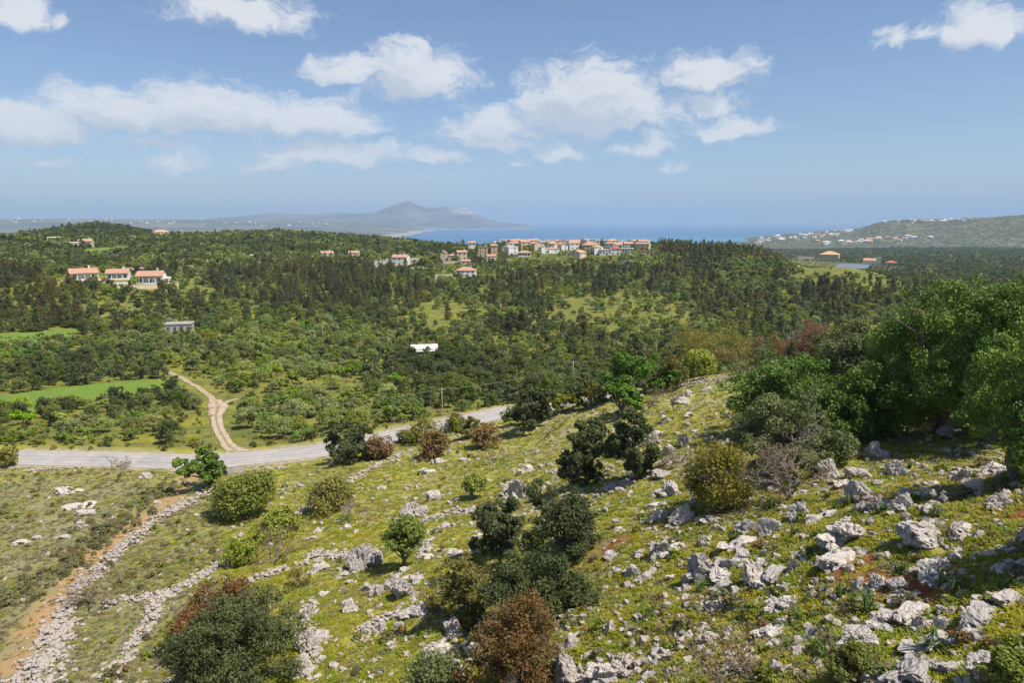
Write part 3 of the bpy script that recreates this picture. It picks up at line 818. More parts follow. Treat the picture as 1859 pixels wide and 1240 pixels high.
def scatter(name, X, Y, Z, scl, rotz, idx, sources, label, cat):
    """one uncountable mass: points that carry copies of a few real plants or stones"""
    n = len(X)
    me = bpy.data.meshes.new(name); me.vertices.add(n)
    me.vertices.foreach_set('co', np.stack([X, Y, Z], 1).astype(np.float32).ravel())
    a = me.attributes.new('scl', 'FLOAT_VECTOR', 'POINT'); a.data.foreach_set('vector', np.asarray(scl, np.float32).ravel())
    a = me.attributes.new('rot', 'FLOAT_VECTOR', 'POINT'); a.data.foreach_set('vector', np.asarray(rotz, np.float32).ravel())
    a = me.attributes.new('idx', 'INT', 'POINT'); a.data.foreach_set('value', np.asarray(idx, np.int32))
    o = link(name, me); tag(o, label, cat, None, 'stuff')
    ng = bpy.data.node_groups.new(name + '_nodes', 'GeometryNodeTree')
    ng.interface.new_socket('Geometry', in_out='INPUT', socket_type='NodeSocketGeometry')
    ng.interface.new_socket('Geometry', in_out='OUTPUT', socket_type='NodeSocketGeometry')
    ni, no = ng.nodes.new('NodeGroupInput'), ng.nodes.new('NodeGroupOutput')
    ip = ng.nodes.new('GeometryNodeInstanceOnPoints'); jg = ng.nodes.new('GeometryNodeJoinGeometry')
    L = ng.links.new
    for s_ in reversed(sources):
        oi = ng.nodes.new('GeometryNodeObjectInfo'); oi.transform_space = 'ORIGINAL'
        oi.inputs['Object'].default_value = s_; oi.inputs['As Instance'].default_value = True
        L(oi.outputs['Geometry'], jg.inputs[0])

    def named(nm, ty):
        q = ng.nodes.new('GeometryNodeInputNamedAttribute'); q.data_type = ty; q.inputs[0].default_value = nm; return q.outputs[0]
    L(ni.outputs[0], ip.inputs['Points']); L(jg.outputs[0], ip.inputs['Instance'])
    ip.inputs['Pick Instance'].default_value = True
    L(named('idx', 'INT'), ip.inputs['Instance Index']); L(named('scl', 'FLOAT_VECTOR'), ip.inputs['Scale'])
    er = ng.nodes.new('FunctionNodeEulerToRotation'); L(named('rot', 'FLOAT_VECTOR'), er.inputs[0]); L(er.outputs[0], ip.inputs['Rotation'])
    L(ip.outputs[0], no.inputs[0])
    md = o.modifiers.new('scatter', 'NODES'); md.node_group = ng
    return o

# ------------------------------------------------------------------ houses
WALL = {'white': plain('white_render', (.78, .76, .72), (.66, .63, .58), .6), 'cream': plain('cream_render', (.66, .56, .42), (.56, .46, .33), .6),
        'stone': plain('honey_stone', (.50, .40, .27), (.40, .31, .20), 1.2), 'pink': plain('salmon_render', (.62, .40, .28), (.54, .34, .23), .6),
        'grey': plain('grey_concrete', (.42, .40, .37), (.32, .30, .28), .8)}


def roofmat(name, a_, b_):
    m, t = mat(name)
    tcx = t.n('ShaderNodeTexCoord').outputs['Object']
    wv = t.n('ShaderNodeTexWave', wave_type='BANDS', bands_direction='X'); t.set(wv.inputs['Vector'], tcx)
    wv.inputs['Scale'].default_value = 2.0
    nz = t.noise(t.n('ShaderNodeNewGeometry').outputs['Position'], .9, 5, .6)
    finish(t, t.mix(t.ramp(nz, .35, .65), a_, b_), .85, .2, wv.outputs['Fac'], .05)
    return m


ROOF = {'terra': roofmat('orange_roof_tiles', (.52, .30, .21), (.43, .24, .16)), 'red': roofmat('red_roof_tiles', (.44, .15, .10), (.36, .12, .08)),
        'sand': roofmat('sand_roof_tiles', (.60, .38, .20), (.50, .30, .155)), 'white': WALL['white'], 'grey': WALL['grey']}
GLASS, t = mat('window_glass'); finish(t, (.035, .04, .045), .15, .5)
SHUT = plain('painted_window_frame', (.55, .53, .50), (.45, .43, .41))
WOOD = plain('dark_door_wood', (.10, .06, .04), (.07, .045, .03))


def window_mesh():
    g = Geo(); g.box(-.5, .5, -.03, .05, -.5, .5)
    for b in ((-.58, -.5, -.06, .05, -.58, .58), (.5, .58, -.06, .05, -.58, .58), (-.5, .5, -.06, .05, .5, .58), (-.5, .5, -.08, .05, -.58, -.5), (-.03, .03, -.05, .05, -.5, .5)): g.box(*b)
    me = g.mesh('window', [GLASS, SHUT])
    me.polygons.foreach_set('material_index', np.array([0] * 6 + [1] * 30, np.int32)); return me


WIN = window_mesh()
g = Geo(); g.box(-.5, .5, -.05, .05, 0, 1); DOOR = g.mesh('door', [WOOD])
g = Geo(); g.box(-.5, .5, -.5, .5, 0, 1); g.box(-.62, .62, -.62, .62, .86, 1.0 + .04); CHIM = g.mesh('chimney', [WALL['white']])
FOOT = []                                   # (x, y, radius) kept free of trees
_box_cache = {}


def box_mesh(m):
    if m.name not in _box_cache:
        g = Geo(); g.box(-.5, .5, -.5, .5, 0, 1); _box_cache[m.name] = g.mesh('block', [m])
    return _box_cache[m.name]


def roof_mesh(kind, w, d, rise, m, over=.35):
    g = Geo(); x, y = w / 2 + over, d / 2 + over; e = -.12; th = .16
    if kind == 'gable':
        P = [(-x, -y, e), (x, -y, e), (x, 0, rise), (-x, 0, rise), (-x, y, e), (x, y, e)]
        V = P + [(a, b, c - th) for a, b, c in P]
        g.add(V, [(0, 1, 2, 3), (3, 2, 5, 4), (7, 6, 9, 8), (8, 9, 10, 11), (1, 0, 6, 7), (4, 5, 11, 10), (0, 3, 9, 6), (3, 4, 10, 9), (2, 1, 7, 8), (5, 2, 8, 11)])
    elif kind == 'hip':
        r_ = max(x - y, .05)
        P = [(-x, -y, e), (x, -y, e), (x, y, e), (-x, y, e), (-r_, 0, rise), (r_, 0, rise)]
        V = P + [(a, b, c - th) for a, b, c in P[:4]]
        g.add(V, [(0, 1, 5, 4), (2, 3, 4, 5), (1, 0, 6, 7), (2, 1, 7, 8), (3, 2, 8, 9), (0, 3, 9, 6), (6, 9, 8, 7)], [(1, 2, 5), (3, 0, 4)])
    else:
        g.box(-x + .1, x - .1, -y + .1, y - .1, 0, .22)
        if kind == 'flat':
            for b in ((-x + .1, x - .1, -y + .1, -y + .3, .22, .55), (-x + .1, x - .1, y - .3, y - .1, .22, .55), (-x + .1, -x + .3, -y + .3, y - .3, .22, .55), (x - .3, x - .1, -y + .3, y - .3, .22, .55)): g.box(*b)
    return g.mesh('roof', [m])


def house(px, py, wpx, hpx, label, roof='gable', wall='white', tile='terra', rot=0., dr=.75, veranda=0, cat='house', group=None, chimney=True, name='house', rise=None, plinth=1.5, wins=None, at=None, door=True):
    x, y, z = at if at is not None else ground_at(px, py, 60)
    dpt = depth_of(x, y, z); w = wpx * dpt / F; h = hpx * dpt / F; d = max(3.0, w * dr)
    a = math.atan2(x, y); ux, uy = math.sin(a), math.cos(a)
    cx, cyy = x + ux * d * .5, y + uy * d * .5                     # front face on the sighted spot
    FOOT.append((cx, cyy, max(w, d) * .62 + 1.2)); FOOT.append((x - ux * 5.0, y - uy * 5.0, w * .42 + 1.5)); FOOT.append((x - ux * 10, y - uy * 10, w * .34 + 1.0))
    o = link(name, None, (cx, cyy, wz(z)), (0, 0, -a + R(rot))); tag(o, label, cat, group)
    fy = -d / 2 + (2.3 if veranda else 0)
    g = Geo(); g.box(-w / 2, w / 2, fy, d / 2, -plinth, h)
    if veranda: g.box(-w / 2, w / 2, -d / 2, fy, -plinth, .12); g.box(-w / 2, w / 2, -d / 2, fy, h - .35, h)
    rise = rise if rise is not None else min(d, w) * .22
    if roof == 'gable':
        g.add([(-w / 2, -d / 2 if not veranda else fy, h), (-w / 2, d / 2, h), (-w / 2, 0, h + rise - .15), (w / 2, -d / 2 if not veranda else fy, h), (w / 2, d / 2, h), (w / 2, 0, h + rise - .15)], (), [(1, 0, 2), (3, 4, 5)])
    link('wall', g.mesh('wall', [WALL[wall]]), parent=o)
    rf = link('roof', roof_mesh(roof, w, d, rise, ROOF[tile]), (0, 0, h + .16), parent=o)
    if chimney: link('chimney', CHIM, (w * .24, d * .12, rise * .4), (0, 0, 0), (.7, .7, rise * .6 + 1.1), rf)
    if veranda:
        for k_ in range(veranda + 1):
            link('column', box_mesh(WALL[wall]), (-w / 2 + .2 + (w - .4) * k_ / veranda, -d / 2 + .2, .12), (0, 0, 0), (.34, .34, h - .47), o)
        link('parapet', box_mesh(WALL[wall]), (0, -d / 2 + .1, .12), (0, 0, 0), (w - .8, .14, .75), o)
    storeys = max(1, int(round(h / 3.1))); sh = h / storeys
    n = wins if wins is not None else max(2, int(w / 3.2))
    for s_ in range(storeys):
        for k_ in range(n):
            xx = -w / 2 + w * (k_ + .5) / n
            if s_ == 0 and k_ == n // 2 and door:
                link('door', DOOR, (xx, fy - .03, .02), (0, 0, 0), (1.1, 1, 2.15), o)
            else: link('window', WIN, (xx, fy - .02, s_ * sh + sh * .55), (0, 0, 0), (1.05, 1, min(1.35, sh * .45)), o)
        if d > 5:
            for sd in (-1, 1):
                link('window', WIN, (sd * (w / 2 + .02), .15 * d, s_ * sh + sh * .55), (0, 0, sd * math.pi / 2), (1.0, 1, min(1.3, sh * .45)), o)
    return o


def block(name, px, py, wpx, hpx, dep, label, cat, m, rot=0., group=None, sink=1.2):
    x, y, z = ground_at(px, py, 60); dpt = depth_of(x, y, z); w = wpx * dpt / F; h = hpx * dpt / F; a = math.atan2(x, y)
    FOOT.append((x, y, min(w * .5, 6) + 1)); FOOT.append((x - math.sin(a) * 6, y - math.cos(a) * 6, min(w * .45, 6)))
    g = Geo(); g.box(-w / 2, w / 2, -dep / 2, dep / 2, -sink, h); g.box(-w / 2 - .08, w / 2 + .08, -dep / 2 - .08, dep / 2 + .08, h, h + .15)
    o = link(name, g.mesh(name, [m]), (x, y, wz(z)), (0, 0, -a + R(rot))); tag(o, label, cat, group)
    return o


# three bungalows on the left
house(152, 509, 44, 13, 'leftmost of three white bungalows, orange roof, three-arched veranda facing the valley', 'gable', veranda=4, rot=6, dr=.8)
house(216, 508, 36, 12, 'middle one of three white bungalows with orange roofs on the left hillside', 'gable', veranda=4, rot=-10, dr=.85)
house(276, 516, 43, 15, 'white orange-roofed bungalow above the long terrace wall, nearest the dark cypresses', 'gable', veranda=4, rot=-14, dr=.85)
house(303, 514, 14, 8, 'low white annex with flat roof right of the third bungalow', 'flat', 'white', 'white', dr=.9, chimney=False, wins=1)
block('terrace_wall', 270, 524, 98, 8, .6, 'long honey stone terrace wall below the third white bungalow', 'wall', WALL['cream'], 4)
block('terrace_wall', 245, 492, 50, 6, .6, 'pale retaining wall uphill behind the middle white bungalow', 'wall', WALL['cream'], -3)
block('terrace_wall', 215, 516, 36, 3, .5, 'low pale garden wall in front of the middle bungalow', 'wall', WALL['white'], 3)
house(122, 515, 14, 4, 'small orange-roofed shed below the leftmost white bungalow', 'gable', tile='terra', dr=.7, cat='shed', name='shed', chimney=False, wins=1, door=False)
house(185, 513, 16, 4, 'small orange-roofed shed between the first and second white bungalows', 'gable', tile='terra', dr=.7, cat='shed', name='shed', chimney=False, wins=1, door=False)
# scattered buildings on the left skyline
house(138, 450, 18, 9, 'flat cream block beside the orange-roofed house below the dark wooded hill', 'flat', 'cream', 'white', dr=.8, chimney=False)
house(157, 448, 22, 10, 'cream house with orange roof below the dark wooded hill', 'gable', 'cream', rot=-12, dr=.8)
house(293, 430, 27, 9, 'long pale villa at the right foot of the dark wooded hill', 'hip', 'cream', 'sand', dr=.6, chimney=False)
x, y, z = ground_at(99, 440, 60); dpt = depth_of(x, y, z); w = 21 * dpt / F; FOOT.append((x, y, w * .7)); FOOT.append((x - 3, y - 9, w * .6)); FOOT.append((x - 3, y - 17, w * .6))
pg = link('pergola', None, (x, y, wz(z)), (0, 0, -math.atan2(x, y))); tag(pg, 'white concrete frame with flat slab standing alone below the dark hill', 'pergola')
link('slab', box_mesh(WALL['white']), (0, 0, 4.6), (0, 0, 0), (w, 7, .5), pg)
for sx_ in (-.46, 0, .46):
    for sy_ in (-3.1, 3.1): link('column', box_mesh(WALL['white']), (sx_ * w, sy_, -1), (0, 0, 0), (.5, .5, 5.6), pg)
house(594, 469, 22, 9, 'small white cottage with orange roof in the woods, left of its twin', 'gable', dr=.8, rot=4)
house(643, 467, 19, 8, 'small cream cottage with orange roof in the woods, right of its twin', 'gable', 'cream', dr=.8, rot=-5)
house(458, 471, 8, 7, 'tiny white hut alone among the trees of the middle left ridge', 'flat', 'white', 'white', dr=.9, chimney=False, wins=1, cat='hut', name='hut', door=False)
# ruin and shed in the valley
o = house(327, 603, 44, 13, 'ruined grey concrete house with flat roof and bare rods in the valley', 'flat', 'grey', 'grey', rot=-12, dr=.6, chimney=False, wins=4)
for k_ in range(4): link('rebar', box_mesh(WALL['grey']), (-3.5 + 2.3 * k_, -1.0, 3.0), (0, 0, 0), (.09, .09, 2.6), o)
x, y, z = ground_at(771, 642, 60); dpt = depth_of(x, y, z); w = 50 * dpt / F; a = math.atan2(x, y)
for q in (0, 5, 10, 15): FOOT.append((x - math.sin(a) * q, y - math.cos(a) * q, w * .55))
o = link('farm_shed', None, (x, y, wz(z)), (0, 0, -a + R(3))); tag(o, 'low farm shed with bright white sloping roof in the middle of the valley', 'shed')
link('wall', box_mesh(WALL['grey']), (0, 0, -.6), (0, 0, 0), (w * .94, 4.6, 2.3), o)
rfm = plain('white_roof_sheet', (.62, .61, .59), (.42, .40, .37), .7)
rv0 = random.Random(1)
rfo = link('roof', box_mesh(rfm), (0, 0, 1.86), (R(13), 0, 0), (w * .98, 6.0, .08), o)
for k_ in range(9): link('sheet', box_mesh(rfm), ((k_ - 4) / 9.0 * 1.02, 0, 1.1 + .5 * (k_ % 2)), (0, 0, R(rv0.uniform(-.25, .25))), (.1, 1.03, .7), rfo)
for k_ in (-.2, .25): link('door', DOOR, (k_ * w, -2.33, -.3), (0, 0, 0), (1.4, 1, 1.7), o)
# village edge, left of the village
house(728, 482, 28, 15, 'two-storey white house with orange roof and side veranda, apart from the village', 'gable', rot=-16, dr=.7, wins=3)
house(709, 482, 14, 10, 'flat white wing with dark porch beside the detached two-storey house', 'flat', 'white', 'white', veranda=2, rot=-16, dr=.7, chimney=False)
block('terrace_wall', 692, 486, 26, 13, .8, 'tall pale terrace wall left of the detached two-storey white house', 'wall', WALL['white'], -10)
house(752, 480, 17, 9, 'low flat cream outbuilding right of the detached two-storey house', 'flat', 'cream', 'white', dr=.6, chimney=False)
block('terrace_wall', 752, 488, 50, 3, .5, 'long low stone wall below the detached two-storey house', 'wall', WALL['cream'], 4)
house(806, 473, 13, 14, 'narrow cream house with pale rounded front at the left village edge', 'gable', 'cream', 'sand', rot=80, dr=.8, wins=1)
house(820, 473, 13, 9, 'small low stone house with faded orange roof between two cream houses', 'hip', 'stone', dr=.9, wins=1)
house(839, 472, 18, 14, 'cream two-storey house with orange roof above the terrace wall', 'gable', 'cream', dr=.8, wins=2)
block('terrace_wall', 820, 478, 32, 4, .6, 'stone terrace wall below the cream houses at the left village edge', 'wall', WALL['cream'])
house(846, 480, 16, 6, 'low orange-roofed hut just below the cream two-storey house', 'gable', 'cream', tile='terra', dr=.7, wins=2, chimney=False)
house(846, 503, 36, 12, 'white villa with orange hip roof standing lowest in front of the village', 'hip', dr=.7, wins=4, rot=-6)
block('terrace_wall', 806, 506, 32, 8, .7, 'broken pale garden wall left of the lowest white villa', 'wall', WALL['cream'], 5)
house(857, 456, 13, 15, 'tall narrow white house left of the dark cypresses by the village', 'gable', dr=.9, wins=2)
house(837, 449, 6, 6, 'tiny white hut on the slope left of the tall narrow white house', 'gable', tile='sand', dr=.9, wins=1, chimney=False, cat='hut', name='hut', door=False)
house(877, 466, 18, 17, 'tall honey stone house with few windows at the village edge', 'flat', 'stone', 'sand', dr=.7, wins=2)
house(897, 461, 12, 15, 'tall narrow salmon house at the left end of the village', 'gable', 'pink', dr=.9, wins=1)
house(892, 474, 17, 9, 'small white house with orange roof below the tall stone house', 'gable', dr=.8, wins=2)
house(897, 450, 14, 9, 'white gabled house highest at the left end of the village', 'gable', tile='sand', rot=70, dr=.9, wins=2)
# village front row
house(952, 466, 24, 7, 'low house with orange hip roof on white columns at the village front', 'hip', veranda=4, dr=.7, chimney=False)
house(1049, 471, 24, 12, 'cream house with broad gable facing the valley in the village front row', 'gable', 'cream', rot=62, dr=.9, wins=2)
house(1070, 455, 26, 10, 'square honey stone house with orange hip roof in the village', 'hip', 'stone', dr=.8, wins=4)
house(1099, 463, 21, 9, 'flat white modern house in the right half of the village front', 'flat', 'white', 'white', dr=.7, chimney=False, wins=4)
house(1117, 463, 19, 12, 'white house with faded red roof between two flat white houses', 'hip', tile='red', dr=.7, wins=2)
house(1139, 462, 22, 10, 'flat white house with dark upper veranda at the right of the village', 'flat', 'white', 'white', veranda=4, dr=.7, chimney=False)
house(1165, 463, 16, 7, 'low salmon house at the right end of the village', 'flat', 'pink', 'terra', dr=.7, chimney=False)
house(1179, 464, 14, 7, 'rightmost low salmon house of the village beside the cypress wood', 'flat', 'pink', 'sand', dr=.7, chimney=False)
house(1140, 480, 25, 5, 'low grey concrete store among trees below the right of the village', 'flat', 'grey', 'grey', dr=.5, chimney=False, wins=3)
# the packed rest of the village: look-alikes share a label
rv = random.Random(5)
KV = [('white house with orange tiled gable roof packed inside the hilltop village', 'gable', 'white', 'terra'), ('cream house with orange tiled roof packed inside the hilltop village', 'gable', 'cream', 'terra'),
      ('white house with orange hip roof packed inside the hilltop village', 'hip', 'white', 'terra'), ('flat-roofed white house packed inside the hilltop village', 'flat', 'white', 'white'),
      ('salmon house with orange roof packed inside the hilltop village', 'gable', 'pink', 'terra'), ('white house with sand coloured roof packed inside the hilltop village', 'hip', 'white', 'sand')]
for row, (py_, n_) in enumerate(((460, 7), (453, 13), (448, 15), (444, 15))):
    for k_ in range(n_):
        px_ = 905 + (k_ + .5 + rv.uniform(-.3, .3)) * (1172 - 905) / n_ if row else 912 + (k_ + .5) * 190 / n_ + rv.uniform(-8, 8)
        if row == 0 and (abs(px_ - 952) < 20 or abs(px_ - 1049) < 22): continue
        if row == 1 and abs(px_ - 1070) < 22: continue
        kk = rv.choices(range(6), (7, 7, 3, 7 if px_ > 1060 else 3, 2, 4))[0]; lb, rf_, wl_, tl_ = KV[kk]
        house(px_, py_ + rv.uniform(-1.5, 1.5), rv.uniform(15, 27), rv.uniform(8, 13), lb, rf_, wl_, tl_, rv.choice((0, 8, -8, 75, -70, 20)), rv.uniform(.7, .95), group=lb.replace('packed inside the', 'of the').replace('house', 'houses', 1), chimney=rv.random() < .5, rise=rv.uniform(1.0, 2.0))
# right-hand hilltop villas
house(1505, 475, 32, 13, 'large honey stone villa with sand hip roof on the bare hilltop', 'hip', 'stone', 'sand', dr=.8, wins=5, rot=-6, veranda=5)
block('terrace_wall', 1512, 480, 50, 3, .6, 'low stone wall in front of the honey stone hilltop villa', 'wall', WALL['cream'], 4)
block('terrace_wall', 1468, 471, 38, 5, 3.0, 'pale patio block left of the honey stone hilltop villa', 'wall', WALL['cream'], 8)
house(1580, 481, 22, 8, 'white house with orange roof right of the solar panels', 'gable', rot=-10, dr=.8, wins=3)
house(1594, 482, 8, 14, 'narrow white tower house end beside the solar field', 'flat', 'white', 'white', dr=.9, wins=1, chimney=False)
house(1617, 483, 19, 6, 'small pavilion with red hip roof at the right end of the villas', 'hip', 'stone', 'red', veranda=2, dr=.9, chimney=False)
block('terrace_wall', 1602, 485, 38, 3, .5, 'low pale wall in front of the red-roofed pavilion', 'wall', WALL['cream'], -3)
# solar field
x, y, z = ground_at(1548, 486, 60); a = math.atan2(x, y); dpt = depth_of(x, y, z)
for q in (-6, 0, 6, 12): FOOT.append((x - math.sin(a) * q, y - math.cos(a) * q, 12))
for q in (-9, 9): FOOT.append((x + math.cos(a) * q - math.sin(a) * 4, y - math.sin(a) * q - math.cos(a) * 4, 8))
so = link('solar_array', None, (x, y, wz(z)), (0, 0, -a + R(-9))); tag(so, 'grey-blue field of tilted solar panels below the hilltop villas', 'solar panels')
pm, t = mat('solar_glass'); finish(t, (.16, .19, .25), .35, .5)
for i_ in range(8):
    for j_ in range(3): link('panel', box_mesh(pm), (-8.2 + i_ * 2.35, -6 + j_ * 5.0, .8 + j_ * .25), (R(22), 0, 0), (2.28, 4.3, .08), so)
for i_ in range(5): link('post', box_mesh(WALL['grey']), (-8 + i_ * 4, -.5, -1.2), (0, 0, 0), (.14, .14, 2.2), so)

# tiny houses of the far coast and plain: one small mesh each
def tiny(wl, rf_):
    g = Geo(); g.box(-.5, .5, -.4, .4, -.4, .6); n0 = 6
    g.add([(-.53, -.43, .6), (.53, -.43, .6), (.53, .43, .6), (-.53, .43, .6), (-.5, 0, .85), (.5, 0, .85)], [(0, 1, 5, 4), (2, 3, 4, 5)], [(1, 2, 5), (3, 0, 4)])
    me = g.mesh('tiny_house', [WALL[wl], ROOF[rf_]]); mi = [0] * 6 + [1] * 4; me.polygons.foreach_set('material_index', np.array(mi, np.int32)); return me


TINY = [tiny('white', 'white'), tiny('white', 'white'), tiny('cream', 'sand'), tiny('white', 'terra')]


def on_surface(px, py, zf, r0, r1):
    dx, dy, dz = ray(px, py); h = math.hypot(dx, dy); rr = np.exp(np.linspace(math.log(r0), math.log(r1), 600)) / h
    gz = zf(dx * rr, dy * rr); b = np.nonzero(gz > dz * rr)[0]
    if len(b) == 0: return None
    k = rr[b[0]]; return dx * k, dy * k, float(gz[b[0]])


def dot_houses(n, boxfun, zf, r0, r1, label, grp_, size):
    c_ = 0
    for _ in range(n * 4):
        if c_ >= n: break
        px_, py_ = boxfun(); p = on_surface(px_, py_, zf, r0, r1)
        if p is None: continue
        s_ = rv.uniform(*size)
        o = link('distant_house', rv.choice(TINY), (p[0], p[1], wz(p[2])), (0, 0, rv.uniform(-.5, .5) - math.atan2(p[0], p[1])), (s_ * rv.uniform(.9, 1.6), s_, s_ * rv.uniform(.6, .9)))
        tag(o, label, 'house', grp_); c_ += 1


def strip(pts, thick):
    def f():
        k = rv.random() * (len(pts) - 1); i = int(k); u = k - i
        return pts[i][0] * (1 - u) + pts[i + 1][0] * u, pts[i][1] * (1 - u) + pts[i + 1][1] * u + rv.gauss(0, thick)
    return f


dot_houses(60, strip([(1372, 438), (1420, 433), (1480, 427), (1555, 421)], 3.0), far_hill_z, 3400, 6800, 'tiny white house of the coastal town at the sea end of the far hill', 'houses of the far coastal town', (11, 20))
dot_houses(26, strip([(1600, 402.5), (1660, 403), (1700, 402), (1740, 400), (1780, 398)], 1.3), far_hill_z, 3400, 6800, 'tiny white house along the crest of the far hill', 'houses on the far crest', (12, 20))
dot_houses(30, strip([(1480, 442), (1540, 441), (1600, 436), (1690, 434)], 2.5), far_hill_z, 3400, 6800, 'tiny pale house at the foot of the far hill', 'houses at the foot of the far hill', (14, 24))
dot_houses(45, strip([(10, 403), (150, 400), (300, 402), (450, 404), (600, 408)], 4.0), plain_z, 5000, 14000, 'tiny white house on the hazy plain beyond the bay', 'houses on the far plain', (11, 26))

# ------------------------------------------------------------------ woods and groves of the valley
_elev = HG / np.exp(_lr)[None, :]
_cum = np.maximum.accumulate(_elev, axis=1)


def seen_from_hill(x, y, ztop):
    r = np.hypot(x, y); fa = np.clip(((np.arctan2(x, y) + math.pi) / (2 * math.pi) * (NAZ - 1)).astype(int), 0, NAZ - 1)
    fl = np.clip(((np.log(r * .96) - LR0) / (LR1 - LR0) * (NLR - 1)).astype(int), 0, NLR - 1)
    return ztop / r > _cum[fa, fl]


# photo-space polygons of what grows where: weights for olive, evergreen, conifer, shrub; density
ZONES = [
    ('stand below the twin cottages', [(375, 505), (470, 478), (640, 476), (700, 486), (765, 520), (770, 556), (690, 572), (560, 568), (470, 560), (400, 545)], (16, 28, 56, 0), .88),
    ('stand beside the bungalows', [(-60, 505), (60, 500), (110, 515), (165, 545), (172, 600), (90, 612), (-60, 622)], (10, 28, 62, 0), .92),
    ('belt below the village', [(905, 505), (1000, 490), (1100, 492), (1200, 480), (1245, 490), (1250, 530), (1160, 545), (1040, 532), (930, 530)], (26, 26, 48, 0), .9),
    ('cypress wood beside the village', [(1195, 440), (1300, 432), (1440, 440), (1470, 455), (1420, 472), (1330, 474), (1250, 470), (1195, 462)], (14, 26, 60, 0), .95),
    ('mixed wood beyond the village', [(1240, 474), (1430, 478), (1470, 500), (1480, 590), (1380, 600), (1290, 590), (1225, 545)], (44, 28, 28, 0), .95),
    ('wood below the hilltop villas', [(1440, 505), (1560, 498), (1680, 488), (1750, 500), (1720, 575), (1600, 590), (1480, 590)], (20, 32, 48, 0), 1.0),
    ('orchard under the village', [(770, 515), (900, 476), (1060, 474), (1190, 466), (1240, 476), (1150, 490), (1000, 490), (905, 500), (900, 530), (800, 545)], (66, 26, 6, 2), .85),
    ('grove round the meadow', MEADOW, (80, 8, 0, 12), .42),
    ('grove left of the dirt track', [(-60, 640), (100, 626), (240, 618), (250, 650), (130, 672), (-60, 690)], (88, 8, 0, 4), 1.15),
    ('dark trees behind the green field', [(-60, 690), (60, 665), (180, 645), (318, 650), (316, 690), (245, 694), (150, 700), (60, 712), (-60, 722)], (15, 72, 0, 13), 1.1),
    ('hedge under the green field', [(-60, 762), (30, 750), (140, 727), (260, 712), (340, 702), (384, 724), (390, 790), (400, 818), (200, 818), (-60, 812)], (58, 34, 0, 8), 1.0),
    ('grove by the road', [(408, 728), (480, 700), (620, 690), (640, 715), (740, 735), (850, 745), (790, 772), (700, 792), (600, 806), (450, 818), (412, 790)], (84, 12, 0, 4), .8),
    ('grove between ruin and farm shed', [(240, 612), (320, 605), (420, 590), (560, 585), (680, 600), (740, 625), (700, 660), (640, 690), (480, 702), (400, 700), (320, 672), (250, 650)], (86, 10, 1, 3), .9),
    ('evergreen wood above the road', [(640, 690), (670, 660), (740, 650), (900, 640), (1060, 650), (1120, 660), (1080, 720), (1000, 745), (900, 745), (740, 738), (645, 715)], (16, 74, 0, 10), 1.05),
]
ZMAP = {}
KINDS = ['olive', 'evergreen', 'conifer', 'shrub']
DEFAULT = (46, 40, 12, 2)


def candidates(r0, r1, step, seed):
    rg = np.random.default_rng(seed); n = int(r1 / step) + 1
    gx, gy = np.meshgrid(np.arange(-n, n + 1) * step, np.arange(0, n + 1) * step)
    x = gx.ravel() + rg.uniform(-.42, .42, gx.size) * step; y = gy.ravel() + rg.uniform(-.42, .42, gx.size) * step
    r = np.hypot(x, y); a = np.abs(np.arctan2(x, y)); m = (r > r0) & (r < r1) & (a < R(42))
    return x[m], y[m]


